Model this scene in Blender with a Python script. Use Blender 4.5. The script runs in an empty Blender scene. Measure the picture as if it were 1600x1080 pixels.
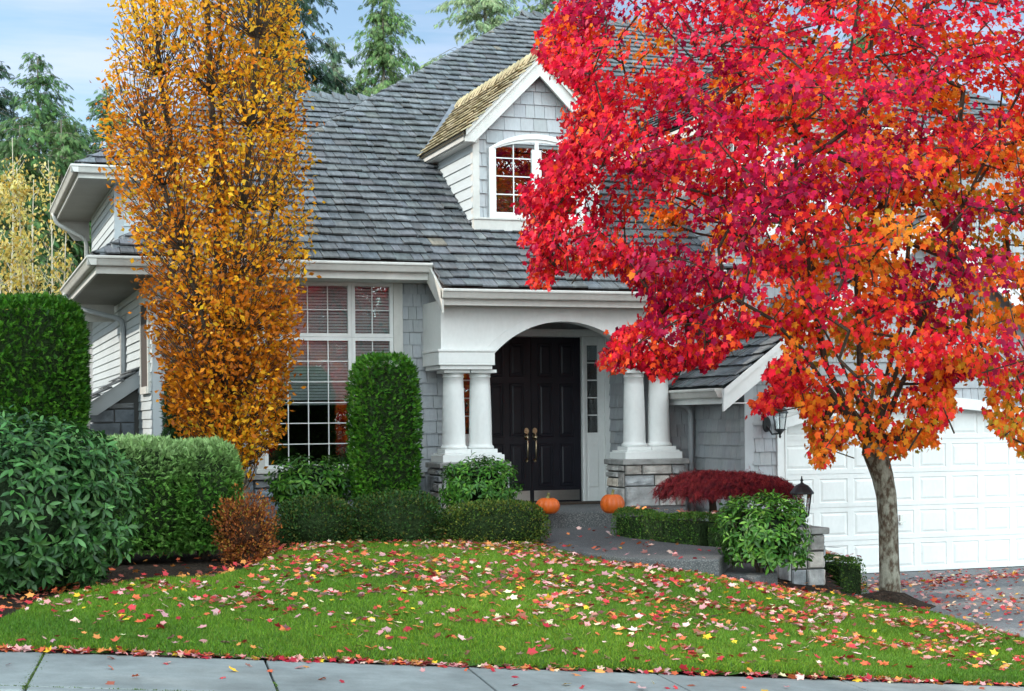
import bpy, math, random
import numpy as np
from mathutils import Vector, Matrix

# ------------------------------------------------------------------ camera, sky, sun, exposure
SC = bpy.context.scene
COL = SC.collection
FPX, YAW, ROLL, CZ = 2530.0, math.radians(19.1), 0.010, 1.65      # focal length (px of a 1600 px wide frame), yaw, roll, eye height
PX0, PY0 = 800.0, 660.0
FWD = Vector((math.sin(YAW), math.cos(YAW), 0)); RGT = Vector((math.cos(YAW), -math.sin(YAW), 0)); UP = Vector((0, 0, 1))
cam_d = bpy.data.cameras.new('camera'); cam = bpy.data.objects.new('camera', cam_d); COL.objects.link(cam)
cx = RGT * math.cos(ROLL) - UP * math.sin(ROLL); cy = UP * math.cos(ROLL) + RGT * math.sin(ROLL)
cam.matrix_world = Matrix(((cx.x, cy.x, -FWD.x, 0), (cx.y, cy.y, -FWD.y, 0), (cx.z, cy.z, -FWD.z, CZ), (0, 0, 0, 1)))
cam_d.sensor_width = 36; cam_d.lens = 36 * FPX / 1600; cam_d.shift_y = (PY0 - 540) / 1600
cam_d.clip_start = .1; cam_d.clip_end = 3000
SC.camera = cam
SUN_AZ, SUN_EL = math.radians(-58), math.radians(33)               # azimuth clockwise from +Y
TO_SUN = Vector((math.sin(SUN_AZ) * math.cos(SUN_EL), math.cos(SUN_AZ) * math.cos(SUN_EL), math.sin(SUN_EL)))
sd = bpy.data.lights.new('sun', 'SUN'); sd.energy = 3.2; sd.angle = math.radians(1.2); sd.color = (1, .93, .80)
so = bpy.data.objects.new('sun', sd); COL.objects.link(so); so.rotation_euler = (-TO_SUN).to_track_quat('-Z', 'Y').to_euler()
world = bpy.data.worlds.new('World'); SC.world = world; world.use_nodes = True
nt = world.node_tree; N = nt.nodes; L = nt.links; bg = N['Background']
sky = N.new('ShaderNodeTexSky'); sky.sky_type = 'NISHITA'; sky.sun_disc = False
sky.sun_elevation = SUN_EL; sky.sun_rotation = SUN_AZ % (2 * math.pi); sky.air_density = 1.15; sky.dust_density = .3; sky.ozone_density = 2.2
tc = N.new('ShaderNodeTexCoord'); mp = N.new('ShaderNodeMapping'); mp.inputs['Scale'].default_value = (1.6, 1.6, 15)
mp.inputs['Rotation'].default_value = (0.06, .10, .4)
nz = N.new('ShaderNodeTexNoise'); nz.inputs['Scale'].default_value = 2.6; nz.inputs['Detail'].default_value = 6; nz.inputs['Roughness'].default_value = .55
rp = N.new('ShaderNodeValToRGB'); rp.color_ramp.elements[0].position = .45; rp.color_ramp.elements[1].position = .70
mx = N.new('ShaderNodeMixRGB'); mx.inputs[2].default_value = (5.8, 6.0, 7.4, 1)
fm = N.new('ShaderNodeMath'); fm.operation = 'MULTIPLY'; fm.inputs[1].default_value = .5
L.new(tc.outputs['Generated'], mp.inputs[0]); L.new(mp.outputs[0], nz.inputs['Vector']); L.new(nz.outputs['Fac'], rp.inputs[0])
L.new(rp.outputs[0], fm.inputs[0]); L.new(fm.outputs[0], mx.inputs[0]); L.new(sky.outputs[0], mx.inputs[1])
# bright cloud bank added in the unseen southern sky to light the shaded facade
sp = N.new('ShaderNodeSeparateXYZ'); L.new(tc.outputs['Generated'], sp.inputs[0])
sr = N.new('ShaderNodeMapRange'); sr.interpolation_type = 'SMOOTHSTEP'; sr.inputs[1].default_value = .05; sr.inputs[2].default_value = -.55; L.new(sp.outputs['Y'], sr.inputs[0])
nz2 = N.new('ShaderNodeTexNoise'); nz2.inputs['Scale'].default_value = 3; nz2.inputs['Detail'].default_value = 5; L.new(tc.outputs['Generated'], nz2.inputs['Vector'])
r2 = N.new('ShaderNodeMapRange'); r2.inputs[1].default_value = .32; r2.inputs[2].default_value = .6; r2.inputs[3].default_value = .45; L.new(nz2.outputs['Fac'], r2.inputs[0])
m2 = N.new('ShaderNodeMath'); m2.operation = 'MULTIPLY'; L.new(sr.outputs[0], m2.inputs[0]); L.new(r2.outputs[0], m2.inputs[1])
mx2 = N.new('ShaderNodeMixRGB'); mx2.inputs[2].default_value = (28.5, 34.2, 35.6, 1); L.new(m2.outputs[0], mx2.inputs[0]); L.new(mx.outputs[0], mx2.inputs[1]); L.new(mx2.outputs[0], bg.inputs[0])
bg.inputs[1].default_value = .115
SC.view_settings.view_transform = 'Standard'; SC.view_settings.look = 'None'; SC.view_settings.gamma = 1
SC.view_settings.exposure = .60
SC.render.engine = 'CYCLES'
SC.cycles.max_bounces = 7; SC.cycles.transparent_max_bounces = 12; SC.cycles.use_denoising = True

# ------------------------------------------------------------------ helpers
rng = np.random.default_rng(7); R_ = random.Random(5)

def ray(px, py):
    dx, dy = px - PX0, py - PY0
    x = dx - ROLL * dy; y = dy + ROLL * dx
    return FWD + RGT * (x / FPX) - UP * (y / FPX)
def Ps(px, py, s): return Vector((0, 0, CZ)) + ray(px, py) * s                 # at a distance along the view axis
def Pz(px, py, z): r = ray(px, py); return Vector((0, 0, CZ)) + r * ((z - CZ) / r.z)
def PY(px, py, Y): r = ray(px, py); return Vector((0, 0, CZ)) + r * (Y / r.y)
def PX(px, py, X): r = ray(px, py); return Vector((0, 0, CZ)) + r * (X / r.x)

WM = {}
def link(o, parent=None):
    COL.objects.link(o)
    if parent is not None:
        o.parent = parent; o.matrix_parent_inverse = WM[parent.name].inverted()
    WM[o.name] = Matrix.Identity(4) if o.type == 'MESH' else Matrix.Translation(o.location)
    return o
def tag(o, label=None, cat=None, group=None, kind=None):
    if label: o['label'] = label
    if cat: o['category'] = cat
    if group: o['group'] = group
    if kind: o['kind'] = kind
    return o
def thing(name, label, cat, loc, group=None):
    o = bpy.data.objects.new(name, None); o.location = loc; o.empty_display_size = .2
    link(o); return tag(o, label, cat, group)
def copy_tree(src, loc, rz=0, sc=1.0, label=None, group=None):
    r = src.copy(); COL.objects.link(r); r.location = loc; r.rotation_euler = (0, 0, rz); r.scale = (sc, sc, sc)
    if label: r['label'] = label
    if group: r['group'] = group
    for ch in [c for c in SC.objects if c.parent == src]:
        c = ch.copy(); COL.objects.link(c); c.parent = r; c.matrix_parent_inverse = ch.matrix_parent_inverse.copy()
        for g in [x for x in SC.objects if x.parent == ch]:
            d = g.copy(); COL.objects.link(d); d.parent = c; d.matrix_parent_inverse = g.matrix_parent_inverse.copy()
    return r

class MB:
    def __init__(s): s.v = []; s.f = []; s.t = []
    def add(s, vs, fs, tint=(1, 1, 1)):
        b = len(s.v); s.v += [tuple(v) for v in vs]; s.t += [tint] * len(vs); s.f += [tuple(b + i for i in f) for f in fs]; return s
    def box(s, x0, x1, y0, y1, z0, z1, tint=(1, 1, 1)):
        return s.add([(x0, y0, z0), (x1, y0, z0), (x1, y1, z0), (x0, y1, z0), (x0, y0, z1), (x1, y0, z1), (x1, y1, z1), (x0, y1, z1)],
                     [(0, 3, 2, 1), (4, 5, 6, 7), (0, 1, 5, 4), (1, 2, 6, 5), (2, 3, 7, 6), (3, 0, 4, 7)], tint)
    def prism(s, pts, d, tint=(1, 1, 1)):
        n = len(pts); pts = [Vector(p) for p in pts]; d = Vector(d); vs = pts + [p + d for p in pts]
        return s.add(vs, [tuple(range(n - 1, -1, -1)), tuple(range(n, 2 * n))] + [(i, (i + 1) % n, n + (i + 1) % n, n + i) for i in range(n)], tint)
    def tube(s, path, rad, n=8, tint=(1, 1, 1), cap=True):
        path = [Vector(p) for p in path]; k = len(path)
        if not hasattr(rad, '__len__'): rad = [rad] * k
        vs = []; ref = None
        for i, p in enumerate(path):
            t = (path[min(i + 1, k - 1)] - path[max(i - 1, 0)]).normalized()
            if ref is None: ref = t.orthogonal().normalized()
            ref = (ref - t * ref.dot(t)).normalized() if (ref - t * ref.dot(t)).length > 1e-4 else t.orthogonal().normalized()
            b = t.cross(ref)
            for j in range(n):
                a = 2 * math.pi * j / n; vs.append(p + (ref * math.cos(a) + b * math.sin(a)) * rad[i])
        fs = [(i * n + j, i * n + (j + 1) % n, (i + 1) * n + (j + 1) % n, (i + 1) * n + j) for i in range(k - 1) for j in range(n)]
        if cap: fs += [tuple(range(n - 1, -1, -1)), tuple((k - 1) * n + j for j in range(n))]
        return s.add(vs, fs, tint)
    def lathe(s, prof, c, n=24, tint=(1, 1, 1), rot=0):
        vs = [(c[0] + r * math.cos(2 * math.pi * j / n + rot), c[1] + r * math.sin(2 * math.pi * j / n + rot), c[2] + z) for r, z in prof for j in range(n)]
        k = len(prof)
        fs = [(i * n + j, i * n + (j + 1) % n, (i + 1) * n + (j + 1) % n, (i + 1) * n + j) for i in range(k - 1) for j in range(n)]
        fs += [tuple(range(n - 1, -1, -1)), tuple((k - 1) * n + j for j in range(n))]
        return s.add(vs, fs, tint)
    def build(s, name, mat, parent=None, smooth=False, bevel=0):
        me = bpy.data.meshes.new(name); me.from_pydata(s.v, [], s.f); me.materials.append(mat)
        at = me.color_attributes.new('tint', 'FLOAT_COLOR', 'POINT')
        c = np.ones((len(s.v), 4), np.float32); c[:, :3] = np.array(s.t, np.float32).reshape(-1, 3); at.data.foreach_set('color', c.ravel())
        if smooth: me.polygons.foreach_set('use_smooth', [True] * len(me.polygons))
        me.update()
        o = bpy.data.objects.new(name, me); link(o, parent)
        if bevel:
            m = o.modifiers.new('bevel', 'BEVEL'); m.width = bevel; m.segments = 2; m.limit_method = 'ANGLE'; m.angle_limit = .7
        return o

def np_object(name, V, F, tint, mat, parent=None):
    """one mesh from arrays: V (n,3), F (q,k), tint (n,3)"""
    me = bpy.data.meshes.new(name); n, (q, k) = len(V), F.shape
    me.vertices.add(n); me.vertices.foreach_set('co', np.ascontiguousarray(V, np.float32).ravel())
    me.loops.add(q * k); me.loops.foreach_set('vertex_index', np.ascontiguousarray(F, np.int32).ravel())
    me.polygons.add(q); me.polygons.foreach_set('loop_start', np.arange(0, q * k, k, dtype=np.int32))
    me.update(calc_edges=True); me.materials.append(mat)
    at = me.color_attributes.new('tint', 'FLOAT_COLOR', 'POINT'); c = np.ones((n, 4), np.float32); c[:, :3] = tint
    at.data.foreach_set('color', c.ravel())
    o = bpy.data.objects.new(name, me); return link(o, parent)

def tri(*rows): return np.array(rows, np.int32)
def fan(outl, c):                                                     # outline (n,2) round a centre -> template
    n = len(outl); V = np.array([list(c)] + [list(p) for p in outl], float)
    z = -.25 * np.abs(V[:, 0]) ** 1.5 - .22 * (V[:, 1] - c[1]) ** 2
    z[0] = -.02
    return np.c_[V, z], tri(*[(0, 1 + i, 1 + (i + 1) % n) for i in range(n)])
hm = [(.36, .02), (.30, .26), (.55, .58), (.24, .61)]
MAPLE = fan([(0, 0)] + hm + [(0, 1.0)] + [(-x, y) for x, y in hm[::-1]], (0, .36))
OVAL = (np.array([(0, 0, 0), (.30, .45, .05), (0, .5, -.02), (-.30, .45, .05), (0, 1, -.10)], float), tri((0, 1, 2), (1, 4, 2), (0, 2, 3), (2, 4, 3)))
LANCE = (np.array([(0, 0, 0), (.17, .35, .04), (.16, .68, .00), (0, .5, -.02), (-.17, .35, .04), (-.16, .68, .00), (0, 1, -.16)], float),
         tri((0, 1, 3), (1, 2, 3), (2, 6, 3), (0, 3, 4), (3, 5, 4), (3, 6, 5)))
DIAMOND = (np.array([(0, 0, 0), (.3, .5, .06), (0, 1, -.05), (-.3, .5, .06)], float), tri((0, 1, 2), (0, 2, 3)))
def spray(nf, w, droop=.2, spread=1.0):
    V = []; F = []
    for i in range(nf):
        t = i / (nf - 1) if nf > 1 else 0
        base = .12 + .62 * (i // 2) / (nf / 2); side = 1 if i % 2 else -1
        if i == nf - 1: a, base, ln = 0, .55, .45
        else: a, ln = side * spread * (.95 - .35 * t), .50 * (1 - .45 * t)
        d = np.array([math.sin(a), math.cos(a)]); p = np.array([-d[1], d[0]]) * w
        o0 = np.array([0, base]); tip = o0 + d * ln; mid = o0 + d * ln * .45
        b = len(V)
        for q in (o0, mid + p, tip, mid - p): V.append((q[0], q[1], -droop * (q[1] ** 2) - droop * abs(q[0])))
        F += [(b, b + 1, b + 2), (b, b + 2, b + 3)]
    b = len(V); V += [(-.018, 0, 0), (.018, 0, 0), (0, .75, -droop * .5)]; F.append((b, b + 1, b + 2))
    return np.array(V, float), tri(*F)
FROND = spray(7, .085, .22)
FROND_FINE = spray(9, .06, .45)
LACE = spray(7, .035, .5, 1.0)

def frames(tip, nrm):
    y = tip / np.linalg.norm(tip, axis=1, keepdims=True)
    z = nrm - y * np.sum(nrm * y, 1, keepdims=True); z = z / np.maximum(np.linalg.norm(z, axis=1, keepdims=True), 1e-6)
    x = np.cross(y, z); return np.stack([x, y, z], 2)                  # columns
def leaf_object(name, pos, tip, nrm, size, tint, tpl, mat, parent=None, curl=(.4, 2.0), wide=(.78, 1.12)):
    T, F = tpl; n, m = len(pos), len(T); Rm = frames(tip, nrm)
    ani = np.stack([rng.uniform(*wide, n), np.ones(n), rng.uniform(*curl, n)], 1)              # each leaf a little narrower, flatter or more curled
    V = np.einsum('nij,nmj->nmi', Rm, T[None] * ani[:, None, :]) * size[:, None, None] + pos[:, None, :]
    Fa = (F[None] + (np.arange(n) * m)[:, None, None]).reshape(-1, F.shape[1])
    return np_object(name, V.reshape(-1, 3), Fa, np.repeat(tint, m, 0), mat, parent)
def unit(v): return v / np.maximum(np.linalg.norm(v, axis=-1, keepdims=True), 1e-9)
def pick(pal, n, w=None, var=.16):
    pal = np.array(pal, float); w = None if w is None else np.array(w) / np.sum(w)
    c = pal[rng.choice(len(pal), n, p=w)]
    return np.clip(c * (1 + rng.normal(0, var, (n, 1))) * (1 + rng.normal(0, var * .3, (n, 3))), 0.002, .95)
class Noise3:                                                         # cheap smooth noise for bumps and patches
    def __init__(s, freq, seed=0, k=14):
        g = np.random.default_rng(seed); s.k = g.normal(0, freq, (k, 3)); s.p = g.uniform(0, 6.28, k)
    def __call__(s, p): return np.sin(np.asarray(p, float) @ s.k.T + s.p).mean(-1) * 1.9

# ------------------------------------------------------------------ materials
def mat(name, col, rough=.6, tint=False, noise=None, bump=None, spec=.4, metal=0, stretch=(1, 1, 1), col2=None, speckle=None, translucent=0, coat=0, band=(.3, .7)):
    m = bpy.data.materials.new(name); m.use_nodes = True; t = m.node_tree; n = t.nodes; l = t.links; b = n['Principled BSDF']
    b.inputs['Roughness'].default_value = rough; b.inputs['Metallic'].default_value = metal; b.inputs['Specular IOR Level'].default_value = spec
    if coat: b.inputs['Coat Weight'].default_value = coat; b.inputs['Coat Roughness'].default_value = .15
    rgb = n.new('ShaderNodeRGB'); rgb.outputs[0].default_value = (*col, 1); cur = rgb.outputs[0]
    tcn = n.new('ShaderNodeTexCoord'); mpn = n.new('ShaderNodeMapping'); mpn.inputs['Scale'].default_value = stretch; l.new(tcn.outputs['Object'], mpn.inputs[0])
    if noise:
        for sc_, amt in (noise if isinstance(noise[0], tuple) else (noise,)):
            q = n.new('ShaderNodeTexNoise'); q.inputs['Scale'].default_value = sc_; q.inputs['Detail'].default_value = 5; l.new(mpn.outputs[0], q.inputs['Vector'])
            r = n.new('ShaderNodeMapRange'); r.inputs[1].default_value, r.inputs[2].default_value = band
            if col2 is None:
                r.inputs[3].default_value = 1 - amt; r.inputs[4].default_value = 1 + amt; l.new(q.outputs['Fac'], r.inputs[0])
                x = n.new('ShaderNodeMixRGB'); x.blend_type = 'MULTIPLY'; x.inputs[0].default_value = 1; l.new(cur, x.inputs[1]); l.new(r.outputs[0], x.inputs[2])
            else:
                r.inputs[3].default_value = 0; r.inputs[4].default_value = amt; l.new(q.outputs['Fac'], r.inputs[0])
                x = n.new('ShaderNodeMixRGB'); l.new(r.outputs[0], x.inputs[0]); l.new(cur, x.inputs[1]); x.inputs[2].default_value = (*col2, 1)
            cur = x.outputs[0]
    if speckle:
        sc_, amt, c3 = speckle
        q = n.new('ShaderNodeTexVoronoi'); q.inputs['Scale'].default_value = sc_; l.new(mpn.outputs[0], q.inputs['Vector'])
        sep = n.new('ShaderNodeSeparateColor'); l.new(q.outputs['Color'], sep.inputs[0])
        r = n.new('ShaderNodeMapRange'); r.inputs[1].default_value = .55; r.inputs[2].default_value = .95; r.inputs[4].default_value = amt; l.new(sep.outputs[0], r.inputs[0])
        x = n.new('ShaderNodeMixRGB'); l.new(r.outputs[0], x.inputs[0]); l.new(cur, x.inputs[1]); x.inputs[2].default_value = (*c3, 1); cur = x.outputs[0]
    if tint:
        a = n.new('ShaderNodeAttribute'); a.attribute_name = 'tint'
        x = n.new('ShaderNodeMixRGB'); x.blend_type = 'MULTIPLY'; x.inputs[0].default_value = 1; l.new(cur, x.inputs[1]); l.new(a.outputs['Color'], x.inputs[2]); cur = x.outputs[0]
    l.new(cur, b.inputs['Base Color'])
    if bump:
        q = n.new('ShaderNodeTexNoise'); q.inputs['Scale'].default_value = bump[0]; q.inputs['Detail'].default_value = 6; l.new(mpn.outputs[0], q.inputs['Vector'])
        u = n.new('ShaderNodeBump'); u.inputs['Strength'].default_value = bump[1]; u.inputs['Distance'].default_value = bump[2] if len(bump) > 2 else .02
        l.new(q.outputs['Fac'], u.inputs['Height']); l.new(u.outputs[0], b.inputs['Normal'])
    if translucent:
        tr = n.new('ShaderNodeBsdfTranslucent'); l.new(cur, tr.inputs['Color'])
        ms = n.new('ShaderNodeMixShader'); ms.inputs[0].default_value = translucent
        l.new(b.outputs[0], ms.inputs[1]); l.new(tr.outputs[0], ms.inputs[2]); l.new(ms.outputs[0], n['Material Output'].inputs['Surface'])
    return m
M = {}
M['shake'] = mat('cedar shake', (.106, .114, .122), .68, True, ((5, .32), (1.1, .22)), (9, .35, .01), .45, stretch=(7, 1, 1))
M['shake_sun_tint'] = mat('sun-tinted shake', (.36, .30, .19), .8, True, (5, .25), (9, .35, .01), .2, stretch=(1, 7, 1))  # dormer shakes: warm sunlight put into the colour of the cedar shake
M['shingle'] = mat('painted shingle', (.335, .345, .358), .7, True, ((14, .07), (.9, .06)), (30, .12, .004), .25, stretch=(3, 3, .6))
M['siding'] = mat('painted siding', (.45, .485, .505), .6, True, ((6, .05), (1.3, .07)), (30, .06, .004), .3, stretch=(.5, .5, 2))
M['white'] = mat('white paint', (.68, .685, .67), .5, False, ((3, .05), (.8, .05), (22, .03)), None, .4, stretch=(1, 1, .6))
M['trim'] = mat('weathered trim', (.52, .505, .475), .55, False, ((2.2, .09), (16, .05)), None, .35, stretch=(1, 1, .7))
M['trim_grey'] = mat('grey trim paint', (.38, .395, .41), .6, False, ((3, .06),), None, .3)
M['soffit'] = mat('soffit paint', (.58, .57, .53), .7, True, (2, .06))
M['stone'] = mat('cut stone', (.34, .33, .32), .85, True, ((7, .3), (2, .2)), (18, .7, .02), .25)
M['stone_dark'] = mat('slate stone', (.15, .165, .185), .85, True, ((6, .22), (2, .2)), (16, .6, .02), .25)
M['mortar'] = mat('mortar', (.07, .068, .065), .95)
M['cap'] = mat('cap stone', (.25, .245, .235), .85, False, ((9, .25),), (25, .4, .01))
M['door'] = mat('black door paint', (.010, .010, .015), .42, False, (5, .2), None, .28)
M['steel'] = mat('brushed steel', (.55, .53, .50), .34, False, (30, .12), None, .5, 1.0, stretch=(1, 1, 20))
M['brass'] = mat('aged brass', (.50, .40, .26), .3, False, (20, .15), None, .5, 1.0)
M['black_iron'] = mat('black iron', (.012, .013, .015), .45, False, (30, .2), None, .5)
M['agg'] = mat('exposed aggregate', (.062, .064, .066), .8, False, ((1.2, .2),), (140, .6, .01), .35, speckle=(130, .6, (.24, .23, .22)))
M['drive'] = mat('driveway aggregate', (.135, .14, .145), .8, False, ((.7, .16),), (120, .5, .01), .35, speckle=(85, .6, (.30, .29, .29)))
M['walk'] = mat('sidewalk concrete', (.20, .215, .21), .85, True, ((.8, .2), (2.6, .16), (9, .1), (60, .08)), (160, .25, .006), .3, speckle=(240, .25, (.20, .22, .22)))
M['mulch'] = mat('bark mulch', (.030, .020, .014), .95, False, ((18, .6), (60, .5)), (30, 1.0, .06), .15)
M['soil'] = mat('far ground', (.045, .055, .03), .95, False, ((.4, .4),))
M['turf'] = mat('turf', (.050, .105, .016), .9, True, ((2, .2), (40, .3)), (60, .8, .03), .15)
M['grass'] = mat('grass blade', (1, 1, 1), .55, True, None, None, .3, translucent=.25)
M['bark'] = mat('maple bark', (.060, .040, .026), .9, False, ((11, .68), (34, .35)), (22, 1.0, .03), .2, stretch=(1, 1, .55), col2=(.27, .26, .21), band=(.46, .60))
M['flash'] = mat('valley metal', (.22, .24, .27), .5, False, (4, .2), None, .4, .4)
M['limb'] = mat('dark limb bark', (.050, .036, .026), .9, False, ((9, .35),), (25, .8, .02), .2)
M['grey_bark'] = mat('grey bark', (.15, .13, .10), .9, False, ((9, .35),), (25, .6, .02), .2)
M['pale_bark'] = mat('pale bark', (.46, .40, .30), .85, False, ((6, .3),))
M['leaf'] = mat('autumn leaf', (1, 1, 1), .5, True, None, None, .16, translucent=.48)
M['lace'] = mat('burgundy leaf', (1, 1, 1), .7, True, None, None, .1, translucent=.2)
M['leaf_dead'] = mat('fallen leaf', (1, 1, 1), .6, True, None, None, .3, translucent=.12)
M['green'] = mat('evergreen leaf', (1, 1, 1), .55, True, None, None, .18, translucent=.22)
M['gloss'] = mat('glossy leaf', (1, 1, 1), .42, True, None, None, .26, translucent=.14)
M['needle'] = mat('needle spray', (1, 1, 1), .6, True, None, None, .25, translucent=.25)
M['pumpkin'] = mat('pumpkin skin', (.60, .105, .006), .5, False, ((4, .14),), (20, .08, .01), .5)
M['stalk'] = mat('pumpkin stalk', (.20, .19, .07), .8, False, (12, .3))
M['mat'] = mat('coir mat', (.045, .028, .018), .95, False, (60, .5), (90, .8, .01))
M['blind'] = mat('blind slat', (.72, .74, .72), .6)
M['dark'] = mat('dim room', (.055, .04, .035), .9)
M['moss'] = mat('moss', (.08, .13, .02), .95, True, (30, .4), (60, .8, .02))
M['lampglass'] = None
def glass_mat(name, refl, tintc=(1, 1, 1), rough=.0):
    m = bpy.data.materials.new(name); m.use_nodes = True; t = m.node_tree; n = t.nodes; l = t.links
    for x in list(n):
        if x.type != 'OUTPUT_MATERIAL': n.remove(x)
    a = n.new('ShaderNodeBsdfTransparent'); a.inputs[0].default_value = (*tintc, 1); g = n.new('ShaderNodeBsdfGlossy'); g.inputs['Roughness'].default_value = rough
    fr = n.new('ShaderNodeFresnel'); fr.inputs[0].default_value = 1.5
    ad = n.new('ShaderNodeMath'); ad.operation = 'ADD'; ad.use_clamp = True; ad.inputs[1].default_value = refl; l.new(fr.outputs[0], ad.inputs[0])
    s = n.new('ShaderNodeMixShader'); l.new(ad.outputs[0], s.inputs[0]); l.new(a.outputs[0], s.inputs[1]); l.new(g.outputs[0], s.inputs[2])
    l.new(s.outputs[0], n['Material Output'].inputs['Surface']); return m
M['pane'] = glass_mat('window glass', .10, (.86, .9, .9))
M['lampglass'] = glass_mat('lantern glass', .06, (.93, .95, .95))

# ------------------------------------------------------------------ surface builders
def clip_poly(poly, sub):
    out = list(sub); n = len(poly)
    for i in range(n):
        ax, ay = poly[i]; bx, by = poly[(i + 1) % n]; inp = out; out = []
        if not inp: break
        def side(p): return (bx - ax) * (p[1] - ay) - (by - ay) * (p[0] - ax)
        for j in range(len(inp)):
            p, q = inp[j], inp[(j + 1) % len(inp)]; sp, sq = side(p), side(q)
            if sp >= 0: out.append(p)
            if (sp > 0 and sq < 0) or (sp < 0 and sq > 0):
                t = sp / (sp - sq); out.append((p[0] + (q[0] - p[0]) * t, p[1] + (q[1] - p[1]) * t))
    return out
def shingles(mb, O, U, V, poly, e, w0, w1, butt, gap=.006, jit=.0, var=.1, lift=0.0, hue=.0, tilt=0, cols=None, thk=.011):
    """courses of single wedge shingles in a convex counter-clockwise (u, v) outline of the plane O + uU + vV"""
    O, U, V = Vector(O), Vector(U).normalized(), Vector(V).normalized(); Nn = U.cross(V)
    u0 = min(p[0] for p in poly); u1 = max(p[0] for p in poly); v0 = min(p[1] for p in poly); v1 = max(p[1] for p in poly)
    k = 0; v = v0
    while v < v1 - .01:
        u = u0 - R_.uniform(0, w1)
        while u < u1:
            w = R_.uniform(w0, w1); j = R_.uniform(-jit, jit) if k else 0; a, b = v + j, v + e * 1.22
            q = clip_poly(poly, [(u + gap / 2, a), (u + w - gap / 2, a), (u + w - gap / 2, b), (u + gap / 2, b)])
            if len(q) >= 3:
                th = butt * R_.uniform(.8, 1.25); tw = R_.uniform(-tilt, tilt)
                top = [O + U * p[0] + V * p[1] + Nn * (lift + th * max(.06, 1 - (p[1] - a) / (b - a)) + tw * (p[0] - u - w / 2)) for p in q]
                bot = [p_ - Nn * (thk if p[1] < a + e * .5 else .03) for p_, p in zip(top, q)]; n = len(q); g = 1 + R_.gauss(0, var)
                c = (g * (1 + R_.gauss(0, hue)), g, g * (1 + R_.gauss(0, hue)))
                if cols and R_.random() < cols[0]: c = tuple(x * g for x in cols[1])
                mb.add(top + bot, [tuple(range(n))] + [(i, n + i, n + (i + 1) % n, (i + 1) % n) for i in range(n)], c)
            u += w
        v += e; k += 1
def boards(mb, O, U, V, poly, e, butt, var=.03):
    shingles(mb, O, U, V, poly, e, 30, 30, butt, 0, 0, var)
def stones(mb, O, U, V, W, H, hs=(.16, .23, .30), ws=(.2, .55), seed=1, depth=.035, var=.18):
    O, U, V = Vector(O), Vector(U).normalized(), Vector(V).normalized(); Nn = U.cross(V); g = random.Random(seed)
    def block(a, b, c, d):
        gp = .008; a += gp; b -= gp; c += gp; d -= gp
        if b - a < .03 or d - c < .03: return
        nx, ny = 5, 4; us = [a, a + .012] + [a + (b - a) * i / nx for i in range(1, nx)] + [b - .012, b]; vs_ = [c, c + .012] + [c + (d - c) * i / ny for i in range(1, ny)] + [d - .012, d]
        base = g.uniform(.35, 1) * depth; gx, gy = g.uniform(-.5, .5), g.uniform(-.5, .5); pts = []
        for jv, y in enumerate(vs_):
            for iu, x in enumerate(us):
                edge = iu in (0, len(us) - 1) or jv in (0, len(vs_) - 1)
                dd = 0 if edge else base + depth * .35 * (gx * (x - a) / (b - a) + gy * (y - c) / (d - c)) + g.uniform(-1, 1) * depth * .16
                pts.append(O + U * x + V * y + Nn * max(dd, 0))
        n = len(us); t = 1 + g.gauss(0, var); wmm = g.gauss(0, .05); tint = (t * (1 + wmm), t, t * (1 - wmm))
        mb.add(pts, [(j * n + i, j * n + i + 1, (j + 1) * n + i + 1, (j + 1) * n + i) for j in range(len(vs_) - 1) for i in range(n - 1)], tint)
    v = 0
    while v < H - .03:
        h = min(g.choice(hs), H - v)
        if H - v - h < .08: h = H - v
        u = 0
        while u < W - .02:
            w = g.uniform(*ws); w = W - u if W - u - w < ws[0] * .8 else w
            if h > .2 and g.random() < .35: m_ = h * g.uniform(.4, .6); block(u, u + w, v, v + m_); block(u, u + w, v + m_, v + h)
            else: block(u, u + w, v, v + h)
            u += w
        v += h
def gutter(mb, A, B, out, hgt=.13, wid=.13):
    """an ogee gutter from A to B (top back edge), opening away from the wall in direction out"""
    A, B, o = Vector(A), Vector(B), Vector(out); z = Vector((0, 0, 1))
    pr = [(0, 0), (wid * .9, 0), (wid, -.012), (wid, -.035), (wid * .86, -.05), (wid * .74, -hgt * .62), (wid * .62, -hgt * .9), (wid * .55, -hgt), (0, -hgt)]
    mb.prism([A + o * a + z * b for a, b in pr], B - A)
# ------------------------------------------------------------------ the house (world axes: X along the facade, Y away from the street)
XL, YW, YD = 2.62, 22.5, 23.3                       # left wall, front wall, door wall
PIT = .653; YE, ZE = 21.9, 3.90                     # main roof: pitch, front eave line
house = thing('house', 'large grey shingled house with a steep cedar shake roof, white arched porch and dormer', 'house', (8, 26, 0))
def part(mb, name, m, parent=house, **k): return mb.build(name, m, parent, **k)
RX, RZ_, UZ = Vector((1, 0, 0)), Vector((0, 0, 1)), Vector((0, 0, 1))
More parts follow.
